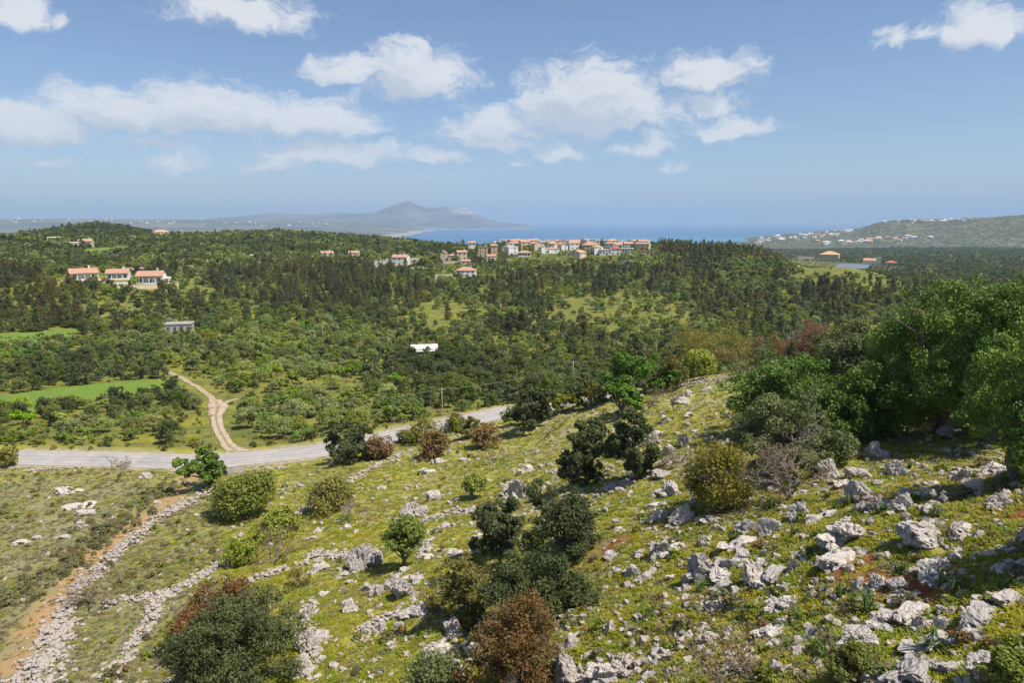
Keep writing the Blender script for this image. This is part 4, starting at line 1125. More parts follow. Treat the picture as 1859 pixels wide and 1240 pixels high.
rgf = np.random.default_rng(11)
PX, PY, PZ, PK, PS, PR, PZN = [], [], [], [], [], [], []
for r0, r1, step, sd in ((95, 330, 4.3, 1), (330, 720, 5.4, 2), (720, 1500, 8.0, 3), (1500, 3400, 15.0, 4)):
    x, y = candidates(r0, r1, step, sd); z = height(x, y); r = np.hypot(x, y)
    px, py = project(x, y, z)
    road_y = np.interp(x, ROAD[:, 0], ROAD[:, 1], left=ROAD[0, 1], right=1e9)
    ok = (y > road_y + 2) | ((x > ROAD[-1, 0]) & (r > 135))
    m = r < 330
    rd = np.full(x.shape, 99.); rd[m] = poly_dist(x[m], y[m], ROAD)[0]; ok &= rd > 6.2
    for T_ in TRACKS:
        td = np.full(x.shape, 99.); td[m] = poly_dist(x[m], y[m], T_)[0]; ok &= td > 4.2
    for fx, fy_, fr in FOOT: ok &= np.hypot(x - fx, y - fy_) > fr
    dens = np.full(x.shape, .82); wts = np.tile(np.array(DEFAULT, float), (len(x), 1)); zn = np.full(x.shape, -1)
    for k_, (nm, pl, wt_, dn) in enumerate(ZONES):
        q = in_poly(px, py, pl); dens[q] = dn; wts[q] = wt_; zn[q] = k_
    for f in (FIELD_A, FIELD_B, FIELD_C, FIELD_D): ok &= ~in_poly(px, py, f)
    for f in GAPS: ok &= ~in_poly(px, py, f)
    vh = in_poly(px, py, VILLA_HILL); dens[vh] = .30
    lowv = in_poly(px, py, [(1415, 474), (1580, 478), (1650, 484), (1660, 530), (1560, 530), (1440, 516)]) & ~vh; wts[lowv] = (60, 26, 4, 10); zn[lowv] = -1
    vil = in_poly(px, py, [(890, 436), (1150, 436), (1190, 452), (1185, 468), (1060, 470), (905, 470), (880, 455)]); dens[vil] = .55
    wts[vil] = (40, 40, 16, 4)
    hillw = in_poly(px, py, [(20, 440), (100, 424), (215, 402), (300, 420), (320, 436), (180, 436)]) & (r > 900); wts[hillw] = (0, 96, 4, 0); zn[hillw] = -3; dens[hillw] = 1.0
    farr = (r > 700) & (px > 1400); wts[farr] = (30, 42, 26, 2); dens[farr] = .8
    patch = fbm2(x, y, 38.0, 3, 71); dens = dens * np.where(zn >= 0, 1, sstep(.30, .40, patch) * .75 + .25)
    ok &= rgf.random(len(x)) < dens
    ok &= seen_from_hill(x, y, z + 8.0)
    x, y, z, r, wts, zn = x[ok], y[ok], z[ok], r[ok], wts[ok], zn[ok]
    # kinds come in patches rather than salt and pepper
    pn = np.clip((fbm2(x, y, 26.0, 3, 73) - .5) * 2.2 + .5, 0, 1) * .6 + rgf.random(len(x)) * .4
    cw = np.cumsum(wts / wts.sum(1)[:, None], 1)
    kk = (pn[:, None] > cw).sum(1).clip(0, 3)
    lim = rgf.random(len(x)); kk = np.where((wts[np.arange(len(x)), kk] < 8) & (lim < .8), wts.argmax(1), kk)
    lowk = in_poly(*project(x, y, z), [(1415, 474), (1580, 478), (1650, 484), (1660, 530), (1560, 530), (1440, 516)])
    sc = rgf.uniform(.58, 1.22, len(x)) * np.where(r < 330, .86, 1.0) * np.where(r > 1500, 1.9, np.where(r > 720, 1.25, 1.0))
    hz_ = np.isin(zn, [9, 10, 11]); sc = np.where(hz_, sc * np.where(zn == 10, .80, .95), sc)
    sc = np.where(kk == 2, rgf.uniform(.45, 1.15, len(x)) * np.where(r > 1500, 1.2, 1.0), sc)
    sc = np.where(lowk, sc * .62, sc); vhk = in_poly(*project(x, y, z), VILLA_HILL); sc = np.where(vhk, sc * .45, sc)
    for L_, v_ in ((PX, x), (PY, y), (PZ, z), (PK, kk), (PS, sc), (PR, r), (PZN, zn)): L_.append(v_)
PX, PY, PZ, PK, PS, PR, PZN = map(np.concatenate, (PX, PY, PZ, PK, PS, PR, PZN))
tppx, tppy = project(PX, PY, PZ + 2)
in_frame = (tppx > -10) & (tppx < 1869) & (tppy < 1240)

NAME = {0: ('olive_tree', 'olive tree'), 1: ('evergreen_tree', 'evergreen tree'), 2: ('cypress_tree', 'cypress tree'), 3: ('shrub', 'shrub')}
WORD = {0: 'olive tree', 1: 'evergreen tree', 2: 'brownish cypress', 3: 'low shrub'}
taken = np.zeros(len(PX), bool)
zbox = [(min(p[0] for p in z_[1]), max(p[0] for p in z_[1]), min(p[1] for p in z_[1]), max(p[1] for p in z_[1])) for z_ in ZONES]
for kd in range(4):
    order = [i for i in np.argsort(PR) if PK[i] == kd and in_frame[i]][:300]
    for i in order:
        taken[i] = True
        v = int(rgf.integers(0, 4)); nm, cat_ = NAME[kd]; s_ = float(PS[i])
        zi = int(PZN[i]); size = 'small' if s_ < (.62 if kd == 2 else .72) else 'large' if s_ > (.95 if kd == 2 else .92) else 'medium-sized'
        if zi >= 0:
            mm = zbox[zi]; u = (tppx[i] - mm[0]) / (mm[1] - mm[0]); v_ = (tppy[i] - mm[2]) / (mm[3] - mm[2])
            side = ('left end', 'left middle', 'right middle', 'right end')[int(np.clip(u * 4, 0, 3))]; rowp = ('back', 'middle', 'front')[int(np.clip(v_ * 3, 0, 2))]
            place = '%s row, %s of the %s' % (rowp, side, ZONES[zi][0])
        else:
            side = ('far left', 'left', 'centre', 'right', 'far right')[int(np.clip(tppx[i] / 372, 0, 4))]
            place = 'scattered between groves, %s %s of the valley' % ('upper' if tppy[i] < 560 else 'lower', side)
        lb = size + ' ' + WORD[kd] + ', ' + place
        loc = (PX[i], PY[i], wz(PZ[i]) - .05); rot = (0, 0, float(rgf.uniform(0, 6.28))); sc3 = (s_ * float(rgf.uniform(.88, 1.12)), s_, s_ * float(rgf.uniform(.78, 1.0)))
        tr, cr = PROTO[KINDS[kd]][v]
        o = link(nm, None, loc, rot, sc3); link('trunk', tr, parent=o); link('crown', cr, parent=o)
        tag(o, lb, cat_, lb.replace('tree,', 'trees,').replace('cypress,', 'cypresses,').replace('shrub,', 'shrubs,'))
# rough growth on the verges and between the trees
ux, uy = candidates(92, 300, 2.3, 8); uz = height(ux, uy); upx, upy = project(ux, uy, uz)
ry_ = np.interp(ux, ROAD[:, 0], ROAD[:, 1], left=ROAD[0, 1], right=1e9)
uo = (uy > ry_ + 1) & (poly_dist(ux, uy, ROAD)[0] > 3.9) & seen_from_hill(ux, uy, uz + 1.0) & (upx > -20) & (upx < 1880)
for T_ in TRACKS: uo &= poly_dist(ux, uy, T_)[0] > 2.2
uo &= ~in_poly(upx, upy, FIELD_A) & (rgf.random(len(ux)) < sstep(.36, .62, fbm2(ux, uy, 7.0, 3, 91)) * .8 + .06)
ux, uy, uz = ux[uo], uy[uo], uz[uo]; n = len(ux)
srcs = [link('shrub', FAR['shrub'][v], (ux[v], uy[v], wz(uz[v])), (0, 0, v), (.35, .35, .3)) for v in range(4)]
s3 = rgf.uniform(.14, .42, n)[:, None] * rgf.uniform(.8, 1.3, (n, 3)); rz = np.zeros((n, 3)); rz[:, 2] = rgf.uniform(0, 6.28, n)
o = scatter('weeds', ux[4:], uy[4:], wz(uz[4:]), s3[4:], rz[4:], rgf.integers(0, 4, n)[4:], srcs, 'rough weeds and low growth on the road verge and under the olives', 'weeds')
for s_ in srcs: s_.parent = o
# the rest reads as one mass of each kind
MASS = {0: ('olive_woodland', 'distant grey-green olive groves covering the valley and ridges', 'olive grove'), 1: ('evergreen_woodland', 'distant dark evergreen woods covering the valley and ridges', 'woodland'),
        2: ('cypress_woodland', 'distant brownish cypress woods on the slopes round the village', 'woodland'), 3: ('undergrowth', 'low bushes between the distant trees', 'undergrowth')}
for kd in range(4):
    for near_far in (0, 1):
        m = (PK == kd) & ~taken & ((PR < 520) if near_far == 0 else (PR >= 520)); ii = np.nonzero(m)[0]
        if len(ii) < 5: continue
        first = ii[np.argsort(PR[ii])[:4]]
        nm, lb, cat_ = MASS[kd]
        if near_far == 0: lb = lb.replace('distant', 'middle-distance')
        srcs = []
        for v in range(4):
            me = FAR[KINDS[kd]][v] if near_far else joined('mid_' + KINDS[kd], *PROTO[KINDS[kd]][v])
            f_ = first[v]; s_ = float(PS[f_]); srcs.append(link(NAME[kd][0], me, (PX[f_], PY[f_], wz(PZ[f_])), (0, 0, v), (s_, s_, s_)))
        jj = np.setdiff1d(ii, first); n = len(jj)
        sc3 = PS[jj][:, None] * rgf.uniform(.88, 1.12, (n, 3)); rz = np.zeros((n, 3)); rz[:, 2] = rgf.uniform(0, 6.28, n)
        o = scatter(nm, PX[jj], PY[jj], wz(PZ[jj]) - .1, sc3, rz, rgf.integers(0, 4, n), srcs, lb, cat_)
        for s_ in srcs: s_.parent = o
print('forest', len(PX), [(int((PK == k_).sum())) for k_ in range(4)])

# ------------------------------------------------------------------ limestone
rm_, t = mat('limestone')
geo = t.n('ShaderNodeNewGeometry'); pos = geo.outputs['Position']
l1 = t.noise(pos, .9, 5, .62); l2 = t.noise(pos, 4.5, 6, .7); l3 = t.noise(t.vmath('MULTIPLY', pos, (1, 1, .35)), 2.2, 5, .65)
c = t.mix(t.ramp(l2, .36, .62), (.65, .595, .545), (.48, .445, .41))
c = t.mix(t.math('MULTIPLY', t.ramp(l3, .56, .70), .7), c, (.27, .26, .255))
c = t.mix(t.math('MULTIPLY', t.ramp(l1, .60, .74), .5), c, (.50, .36, .26))
vo = t.n('ShaderNodeTexVoronoi', feature='DISTANCE_TO_EDGE'); t.set(vo.inputs['Vector'], t.vmath('ADD', pos, t.vmath('MULTIPLY', t.n('ShaderNodeTexNoise', i_Scale=2.0).outputs['Color'], (.5, .5, .5))))
vo.inputs['Scale'].default_value = 2.6
crack = t.ramp(vo.outputs['Distance'], 0, .05)
c = t.mul(c, t.mix(t.n('ShaderNodeObjectInfo').outputs['Random'], (.72, .72, .74), (1.02, 1.0, .98)))
c = t.mul(c, t.mix(crack, (.74, .71, .69), (1, 1, 1)))
finish(t, c, .92, .15, t.math('ADD', t.math('MULTIPLY', l2, 1.0), t.math('MULTIPLY', crack, .18)), .16, .9)
LIME = rm_
rub_m, t = mat('rubble_limestone')
geo = t.n('ShaderNodeNewGeometry'); pos = geo.outputs['Position']
u1 = t.noise(pos, 1.2, 4, .6); u2 = t.noise(pos, 7.0, 4, .7)
c = t.mix(t.ramp(u2, .36, .64), (.42, .375, .33), (.28, .25, .225)); c = t.mix(t.math('MULTIPLY', t.ramp(u1, .52, .7), .6), c, (.46, .32, .22))
finish(t, c, .93, .15, u2, .05)


def ico(sub):
    import bmesh
    bm = bmesh.new(); bmesh.ops.create_icosphere(bm, subdivisions=sub, radius=1.0)
    V = np.array([v.co[:] for v in bm.verts]); T = np.array([[v.index for v in f.verts] for f in bm.faces]); bm.free(); return V, T


ICO = {s_: ico(s_) for s_ in (2, 3, 4, 5)}


def lump(sub, rg, seed, blocky):
    V, T = ICO[sub]; V = V.copy()
    for _ in range(int(8 + 8 * blocky)):                    # broken off along random planes
        n = unit(1, rg)[0]; d = .42 + .42 * rg.random(); s_ = V @ n - d; m = s_ > 0; V[m] -= n * (s_[m] * .94)[:, None]
    r = np.linalg.norm(V, axis=1)[:, None] + 1e-6; D = V / r
    big = fbm(V * 1.1 + seed, 2, seed) - .5
    ridge = np.abs(fbm(V * [2.6, 2.6, .9] + seed * 2, 4, seed + 5, .55) - .5) * 2       # solution flutes
    pits = np.maximum(0, fbm(V * 4.2 + seed, 3, seed + 9) - .55)
    fine = fbm(V * 8.0 + seed, 3, seed + 3, .6) - .5
    return V + D * (big * .5 - np.exp(-ridge * 9) * .17 - pits * .9 + fine * .16)[:, None], T


def rock_mesh(sub, seed, parts=1, blocky=.6):
    """a weathered outcrop: one main block, smaller ones fused to its foot"""
    rg = np.random.default_rng(seed); Vs, Ts, c = [], [], 0
    for k in range(parts):
        V, T = lump(sub if k == 0 else sub - 1, rg, seed + 31 * k, blocky)
        if k:
            a_ = rg.uniform(0, 6.28); s_ = rg.uniform(.35, .62); V = V * [s_ * rg.uniform(.8, 1.3), s_, s_ * rg.uniform(.6, 1.1)] + [math.cos(a_) * .85, math.sin(a_) * .7, -.35 + .25 * rg.random()]
        else: V = V * [1, .85, rg.uniform(.75, 1.0)]
        Vs.append(V); Ts.append(T + c); c += len(V)
    V = np.concatenate(Vs); V -= (V.max(0) + V.min(0)) / 2; V = V / (np.ptp(V, axis=0))
    return mesh('boulder', V, np.concatenate(Ts), [LIME], None, None, False)


BIG = [rock_mesh(5, 40 + k_, 4 + k_ % 3, .7) for k_ in range(7)]
MED = [rock_mesh(4, 60 + k_, 2 + k_ % 3, .6) for k_ in range(9)]
SMALL = [rock_mesh(3, 80 + k_, 1 + k_ % 2, .6) for k_ in range(8)]
PEB = [rock_mesh(2, 95 + k_, 1, .8) for k_ in range(5)]
for me in PEB: me.materials[0] = rub_m
rr_ = random.Random(3)


def boulder(x0, y0, x1, y1, label, group=None, tall=1.0, kind=None, strike=None):
    cx, yb = (x0 + x1) / 2, y1 - .22 * (y1 - y0)
    x, y, z = ground_at(cx, yb); d = depth_of(x, y, z); w = (x1 - x0) * d / F; hh = (y1 - y0) * d / F
    lib = kind or (BIG if (x1 - x0) > 42 else MED if (x1 - x0) > 18 else SMALL)
    dep = w * rr_.uniform(.6, .85); ang = math.asin(min(.9, -z / math.hypot(math.hypot(x, y), z)))
    h = max(.35 * hh, (hh - dep * .75 * math.sin(ang)) / math.cos(ang)) * tall
    h = min(h, .85 * w)
    a = math.atan2(x, y)
    o = link('boulder', rr_.choice(lib), (x + math.sin(a) * dep * .15, y + math.cos(a) * dep * .15, wz(z) + h * .22), (rr_.uniform(-.12, .12), rr_.uniform(-.12, .12), (-a if strike is None else strike) + rr_.choice((0, math.pi)) + rr_.uniform(-.35, .35)), (w * 1.06, dep, h * 1.35))
    tag(o, label, 'boulder', group); ROCKS.append((x, y, w * .45)); return o


ROCKS = []; REFS = []
for b in [
    (1523, 866, 1586, 921, 'large angular boulder, left half of the split block above the slope'), (1555, 892, 1601, 940, 'pale blocky boulder leaning on the right of the large angular one'),
    (1602, 893, 1617, 925, 'thin upright rock sliver between two pale boulders'), (1614, 890, 1664, 938, 'slanting wedge-shaped boulder right of the thin sliver'),
    (1634, 886, 1658, 905, 'small smooth boulder above the slanting wedge'), (1670, 884, 1697, 912, 'slanted narrow rock above the fallen dead branch'),
    (1699, 889, 1722, 923, 'upright grey rock just left of the dead branch'), (1752, 868, 1799, 911, 'cracked boulder in the middle of the row at the right edge'),
    (1791, 879, 1836, 936, 'tallest boulder of the row at the right edge, above red soil'), (1730, 843, 1766, 878, 'half-shaded boulder topping the row under the oaks'),
    (1571, 799, 1613, 836, 'dark pitted rock ridge just below the oaks'), (1607, 834, 1650, 869, 'pale slanted rock ridge below the pitted one'),
    (1503, 940, 1592, 991, 'broad pale boulder with a pointed crown above the red-soil rocks'), (1634, 940, 1752, 999, 'widest flat cracked boulder beside the dead branches'),
    (1781, 995, 1815, 1016, 'small rounded dark boulder alone in the grass'), (1836, 944, 1884, 1006, 'dark boulder cut by the right picture edge'),
    (1480, 832, 1532, 877, 'shaded rough boulder under the tangled dead bush'), (1534, 846, 1573, 871, 'ochre-stained rock beside the rough shaded boulder'),
    (1236, 994, 1306, 1068, 'large heaped grey boulder in the middle of the rocky slope'), (1296, 1008, 1342, 1046, 'slanting slab on the right of the heaped grey boulder'),
    (1347, 1000, 1404, 1078, 'tall fluted pinnacle rock in the middle of the slope'), (1429, 992, 1460, 1050, 'dark-faced upright boulder right of the fluted pinnacle'),
    (1427, 905, 1472, 951, 'pale square boulder below the tangled dead bush'), (1461, 934, 1491, 959, 'round pale boulder touching the pale square one'),
    (1178, 975, 1221, 1020, 'pale knobbly boulder left of the heaped grey boulder'), (1372, 932, 1414, 985, 'hollow arched rock above the fluted pinnacle'),
    (1178, 905, 1213, 958, 'pale stacked rock left of the thorny bush'), (1214, 912, 1267, 958, 'rough grey rock in the shade of the thorny bush'),
    (1195, 870, 1236, 914, 'square-cut grey cliff block above the thorny bush'), (1415, 1048, 1438, 1088, 'narrow pitted rock below the dark-faced upright boulder'),
    (1385, 1080, 1438, 1116, 'broken grey rock heap below the fluted pinnacle'), (1279, 1086, 1320, 1116, 'low grey boulder heap left of the broken rock heap'),
    (1335, 938, 1372, 971, 'brownish lumpy rock beside the hollow arch'), (1268, 960, 1292, 998, 'small white rock with a pointed top in bright grass'),
    (1546, 1024, 1582, 1084, 'pitted rock with red soil around it, left of two'), (1578, 1024, 1612, 1082, 'pitted rock with red soil around it, right of two'),
    (1609, 1050, 1655, 1082, 'low hollowed rock ring in the red soil'), (1614, 1078, 1655, 1114, 'jagged grey rock below the red soil patch'),
    (1648, 1100, 1692, 1161, 'tall grey boulder beside a fallen stick'), (1695, 1119, 1735, 1161, 'cleft boulder right of the fallen stick'),
    (1696, 1099, 1737, 1122, 'flat brown rock lying behind the cleft boulder'), (1739, 1118, 1773, 1165, 'pointed pale rock with a dark notch near the lower right'),
    (1761, 1158, 1874, 1262, 'huge fluted boulder filling the lower right corner'), (1577, 1118, 1602, 1145, 'small grey rock beside the asphodel clump'),
    (1544, 1142, 1584, 1178, 'pitted rocks above the brown thorn bush'),
    (632, 986, 695, 1045, 'smooth sloping outcrop at the end of the rubble wall'), (696, 1025, 731, 1078, 'twin-topped white boulder, upper of the central pair'),
    (707, 1045, 765, 1095, 'broad white cracked boulder, lower of the central pair'), (654, 1054, 684, 1078, 'low white rock left of the twin-topped boulder'),
    (671, 1056, 699, 1086, 'small slanted white rock touching the twin-topped boulder'), (620, 1082, 650, 1120, 'jagged white rock below the smooth outcrop'),
    (676, 1122, 704, 1156, 'pointed pale rock low in the middle of the slope'), (713, 1130, 740, 1156, 'pale pyramid-shaped rock beside the pointed one'),
    (724, 1096, 777, 1126, 'flat broken rock pavement below the central pair'), (806, 1108, 846, 1170, 'tall rock face at the head of the small gully'),
    (838, 1112, 880, 1215, 'upright cliff rock beside the rusty bush'), (764, 1160, 826, 1200, 'flat pale ledge at the foot of the small cliff'),
    (912, 858, 962, 918, 'tall pale fluted rock in the middle distance of the slope'), (726, 908, 778, 945, 'squat cracked boulder left of the green sapling'),
    (773, 888, 800, 914, 'round pale boulder up the slope from the squat cracked one'), (938, 842, 972, 862, 'white rock lying above the tall fluted one'),
    (1002, 1178, 1070, 1250, 'broad pale boulder at the bottom edge right of the rusty bush'), (1062, 1196, 1130, 1252, 'tumbled pale boulders on the bottom edge'),
    (1008, 1150, 1050, 1192, 'grey block above the boulders on the bottom edge'), (534, 1140, 580, 1190, 'pale rocky shelf right of the large dark bush'),
    (544, 1090, 578, 1130, 'white outcrop above the pale rocky shelf'), (530, 1185, 580, 1235, 'rubbly pale rock at the lower right of the large dark bush'),
    (1098, 1090, 1124, 1160, 'narrow upright white rock in the grass right of the rusty bush'), (1130, 1020, 1160, 1052, 'small white boulder right of the dark shrubs'),
    (60, 970, 76, 982, 'small white boulder, right of two in the far left heath'), (20, 978, 52, 992, 'low white boulders at the left picture edge'),
    (100, 968, 130, 982, 'flat white rock in the left heath'), (115, 910, 170, 925, 'long low white outcrop across the left heath'),
    (140, 922, 172, 938, 'white slab below the long outcrop in the heath'), (100, 880, 150, 900, 'pale rocks highest in the left heath'),
    (252, 856, 275, 872, 'grey rounded rock below the road, left of the green tree'), (135, 945, 160, 962, 'pinkish low rock in the middle of the heath'),
    (1125, 795, 1165, 835, 'pale boulder heap behind the leaning tree'), (1195, 795, 1225, 835, 'rough white rock pillar in the stony strip'),
    (1228, 782, 1258, 815, 'grey capped rock in the stony strip'), (1170, 775, 1200, 815, 'white broken rock at the left of the stony strip'),
    (1278, 700, 1292, 712, 'round white boulder high on the slope'), (1236, 708, 1256, 722, 'white boulder left of the round one high on the slope'),
    (1222, 720, 1258, 736, 'long flat rock high on the slope'), (1194, 752, 1222, 775, 'forked white rock below the flat one'),
]:
    bo = boulder(*b); sh_ = b[4].split(',')[0]
    for w_ in (' at ', ' in ', ' with ', ' between ', ' right ', ' left ', ' above ', ' below ', ' beside ', ' on ', ' under ', ' behind ', ' just ', ' touching ', ' leaning ', ' topping ', ' filling ', ' cut ', ' lying ', ' around ', ' across ', ' up ', ' highest ', ' alone ', ' high ', ' of the '): sh_ = sh_.split(w_)[0]
    REFS.append((bo.location.x, bo.location.y, sh_))


def beside(x, y): return min(REFS, key=lambda q: (q[0] - x) ** 2 + (q[1] - y) ** 2)[2]



# rocks strewn over the stony slope: alike, so they share a label per strip
n_r = 0; rgk = np.random.default_rng(23)
strew = []
for _ in range(6000):
    px_ = rgk.uniform(540, 1855); py_ = rgk.uniform(690, 1238)
    edge = np.interp(px_, [540, 750, 920, 1150, 1350, 1450, 1859], [850, 830, 780, 715, 690, 700, 800])
    if py_ < edge: continue
    band = np.exp(-((px_ - (1180 + (py_ - 800) * .05)) / 170) ** 2) * (py_ < 900)
    p_ = .12 + .55 * band + .42 * (px_ > 1100) * (py_ > 860) + .62 * (px_ > 560) * (px_ < 1000) * (py_ > 940)
    if rgk.random() < p_ * .55: strew.append((px_, py_))
strew = strew[:235]
for px_, py_ in strew:
    x, y, z = ground_at(px_, py_)
    st = float(stony(np.array([x]), np.array([y]))[0])
    if st < .2 and px_ > 1000: continue
    s_ = .42 + 1.45 * rgk.random() ** 2.0 * (1.25 if rgk.random() < .2 else 1); wpx_ = s_ * F / depth_of(x, y, z)
    szw = 'small' if s_ < .7 else 'middling' if s_ < 1.2 else 'big'
    lb = '%s weathered limestone rock near the %s' % (szw, beside(x, y))
    boulder(px_ - wpx_ / 2, py_ - wpx_ * .6, px_ + wpx_ / 2, py_ + wpx_ * .12, lb, lb.replace('rock near', 'rocks near'), .5, MED if s_ > .7 else SMALL, .62)

# ------------------------------------------------------------------ rubble walls
WALLS = [
    ([(40, 1250), (78, 1190), (110, 1122), (130, 1084), (173, 1040), (207, 1010), (247, 974), (297, 937), (333, 917), (393, 890)], .95, .7, 'long grey rubble wall running beside the orange earth strip'),
    ([(70, 1250), (88, 1180), (115, 1130)], 1.2, .5, 'wide spill of rubble at the bottom left below the bare bush'),
    ([(195, 1250), (240, 1177), (267, 1137), (300, 1080), (360, 1053), (413, 1017)], .8, .5, 'pale rubble wall climbing from the bottom edge to the brown bush'),
    ([(180, 1105), (230, 1096), (300, 1080)], .8, .5, 'short rubble wall branching left from the pale climbing wall'),
    ([(453, 1055), (485, 1046), (515, 1033)], .7, .5, 'short rubble wall right of the rusty bush'),
    ([(547, 1027), (580, 1005), (620, 1012), (660, 1000)], 1.0, .6, 'rubble wall leading up to the smooth sloping outcrop'),
    ([(420, 858), (470, 853), (520, 850)], .55, .55, 'low pale stone wall along the road by the culvert'),
    ([(-20, 862), (60, 855), (160, 848)], .4, .4, 'thin line of stones under the road at the left edge'),
    ([(520, 944), (545, 930), (568, 919)], .6, .5, 'short stone wall left of the ochre bush'),
    ([(633, 877), (677, 850), (715, 832), (752, 816)], .55, .55, 'straight stone wall in the grass below the road'),
    ([(735, 955), (793, 940), (835, 930), (880, 926)], .9, .6, 'rubble wall crossing the slope left of the dark shrubs'),
    ([(765, 1015), (775, 990), (793, 960)], .6, .4, 'stony runnel below the crossing rubble wall'),
    ([(975, 762), (1053, 745), (1090, 737)], .5, .5, 'stone wall under the round trees beside the road'),
    ([(1195, 704), (1269, 695), (1355, 685)], .8, .6, 'stone wall along the crest of the slope'),
    ([(1085, 905), (1130, 880), (1175, 860)], 1.2, .7, 'rubble heap under the pair of dark trees'),
    ([(1140, 1225), (1188, 1190), (1236, 1175)], .9, .6, 'stone wall at the bottom edge left of the bare thorn bush'),
    ([(548, 1215), (566, 1180), (552, 1130), (566, 1092)], .7, .4, 'crumbling stone line right of the large dark bush'),
    ([(1030, 1245), (1090, 1225), (1145, 1222)], .8, .5, 'tumbled stones along the bottom edge'),
    ([(960, 935), (1010, 915), (1060, 905)], .7, .5, 'broken stone line above the dark shrubs'),
    ([(640, 1165), (690, 1130), (730, 1120)], .8, .4, 'loose stones trailing across the lower middle of the slope'),
    ([(800, 1235), (815, 1200), (800, 1165)], .9, .5, 'stones filling the gully below the small cliff'),
]
WALLP = []
LUMPV, LUMPT = ico(1)
for (pts, half, hgt, lb) in WALLS:
    C = catmull([ground_at(*p) for p in pts], 10); seg = np.linalg.norm(np.diff(C[:, :2], axis=0), axis=1); ln = seg.sum()
    WALLP.append((C, half))
    cum = np.concatenate([[0], np.cumsum(seg)]); rg = np.random.default_rng(len(WALLP) + 500)
    n = int(ln * half * 2 * 24); tt = rg.random(n) * ln
    cx = np.interp(tt, cum, C[:, 0]); cyy = np.interp(tt, cum, C[:, 1]); dx = np.interp(tt, cum, np.gradient(C[:, 0])); dy = np.interp(tt, cum, np.gradient(C[:, 1]))
    dl = np.hypot(dx, dy); o_ = np.clip(rg.normal(size=n) * .55, -1.7, 1.7); wob = .75 + .6 * fbm2(cx, cyy, 3.0, 2, 7)
    x = cx - dy / dl * o_ * half * wob; y = cyy + dx / dl * o_ * half * wob
    z = height(x, y) + .38 * hgt * np.exp(-(o_ * 1.2) ** 2) * rg.random(n) * wob; s_ = .08 + .34 * rg.random(n) ** 2.4
    gap = (fbm2(x, y, 1.6, 2, 13) < .60) | (rg.random(n) < .25); x, y, z, s_ = x[gap], y[gap], z[gap], s_[gap]; n = len(x)
    base = link('stone_wall', None, (C[0, 0], C[0, 1], wz(C[0, 2]))); tag(base, lb, 'stone wall')
    big = np.argsort(-s_)[:min(22, n // 6)]
    for i_ in big:
        link('stone', PEB[int(rg.integers(5))], (x[i_] - C[0, 0], y[i_] - C[0, 1], z[i_] - C[0, 2] + .05), (0, 0, float(rg.uniform(0, 6.28))), (float(s_[i_]) * 1.25, float(s_[i_]) * 1.05, float(s_[i_]) * .8), base)
    Vs, Ts, cnt = [], [], 0
    rest = np.setdiff1d(np.arange(n), big)
    for i_ in rest:
        # small stones: a squashed, randomly cut 12-vertex lump
        v = LUMPV * rg.uniform(.7, 1.15, (12, 1)); a_ = rg.uniform(0, 6.28); ca, sa = math.cos(a_), math.sin(a_)
        v = v * [s_[i_] * .8, s_[i_] * .6, s_[i_] * .38]; v = np.stack([v[:, 0] * ca - v[:, 1] * sa, v[:, 0] * sa + v[:, 1] * ca, v[:, 2]], 1)
        Vs.append(v + [x[i_] - C[0, 0], y[i_] - C[0, 1], z[i_] - C[0, 2] + .04]); Ts.append(LUMPT + cnt); cnt += 12
    q = link('rubble', mesh('rubble', np.concatenate(Vs), np.concatenate(Ts), [rub_m]), parent=base); q['kind'] = 'stuff'

# ------------------------------------------------------------------ trees and bushes of the near slope
def grow_bare(g, p, d, ln, r, depth, rg, gravity=.0, tips=None):
    pts = [p]; q = p.copy(); dd = d.copy()
    for _ in range(3):
        dd = dd + rg.normal(size=3) * .22; dd[2] += gravity; dd /= np.linalg.norm(dd); q = q + dd * ln / 3; pts.append(q.copy())
    g.tube(pts, np.linspace(r, r * .6, 4), 5 if depth > 2 else 3, depth == 0)
    if depth == 0:
        if tips is not None: tips.append(q)
        return
    for _ in range(rg.integers(2, 4) + (depth == 1)):
        nd = dd + rg.normal(size=3) * .62; nd[2] = nd[2] * .7 + .12; nd /= np.linalg.norm(nd)
        grow_bare(g, pts[rg.integers(2, 4)], nd, ln * rg.uniform(.58, .82), r * .58, depth - 1, rg, gravity, tips)


def bare_tree(w, h, seed, stems=3, depth=5, bark=None):
    rg = np.random.default_rng(seed); g = Geo(); tips = []
    for _ in range(stems):
        a_ = rg.uniform(0, 6.28); lean = rg.uniform(.25, .8); d = np.array([math.cos(a_) * lean, math.sin(a_) * lean, 1.0]); d /= np.linalg.norm(d)
        grow_bare(g, np.array([0, 0, -.15]), d, h * .42, max(.035 * h / stems ** .3, .03), depth, rg, .02, tips)
    V = np.concatenate(g.V); cur_w = np.ptp(V[:, 0]) * .5 + np.ptp(V[:, 1]) * .5; sx_, sz_ = w / cur_w, h / V[:, 2].max()
    tips = np.array(tips) * [sx_, sx_, sz_]
    me = mesh('branches', V * [sx_, sx_, sz_], g.faces(), [bark or BARE]); return me, tips


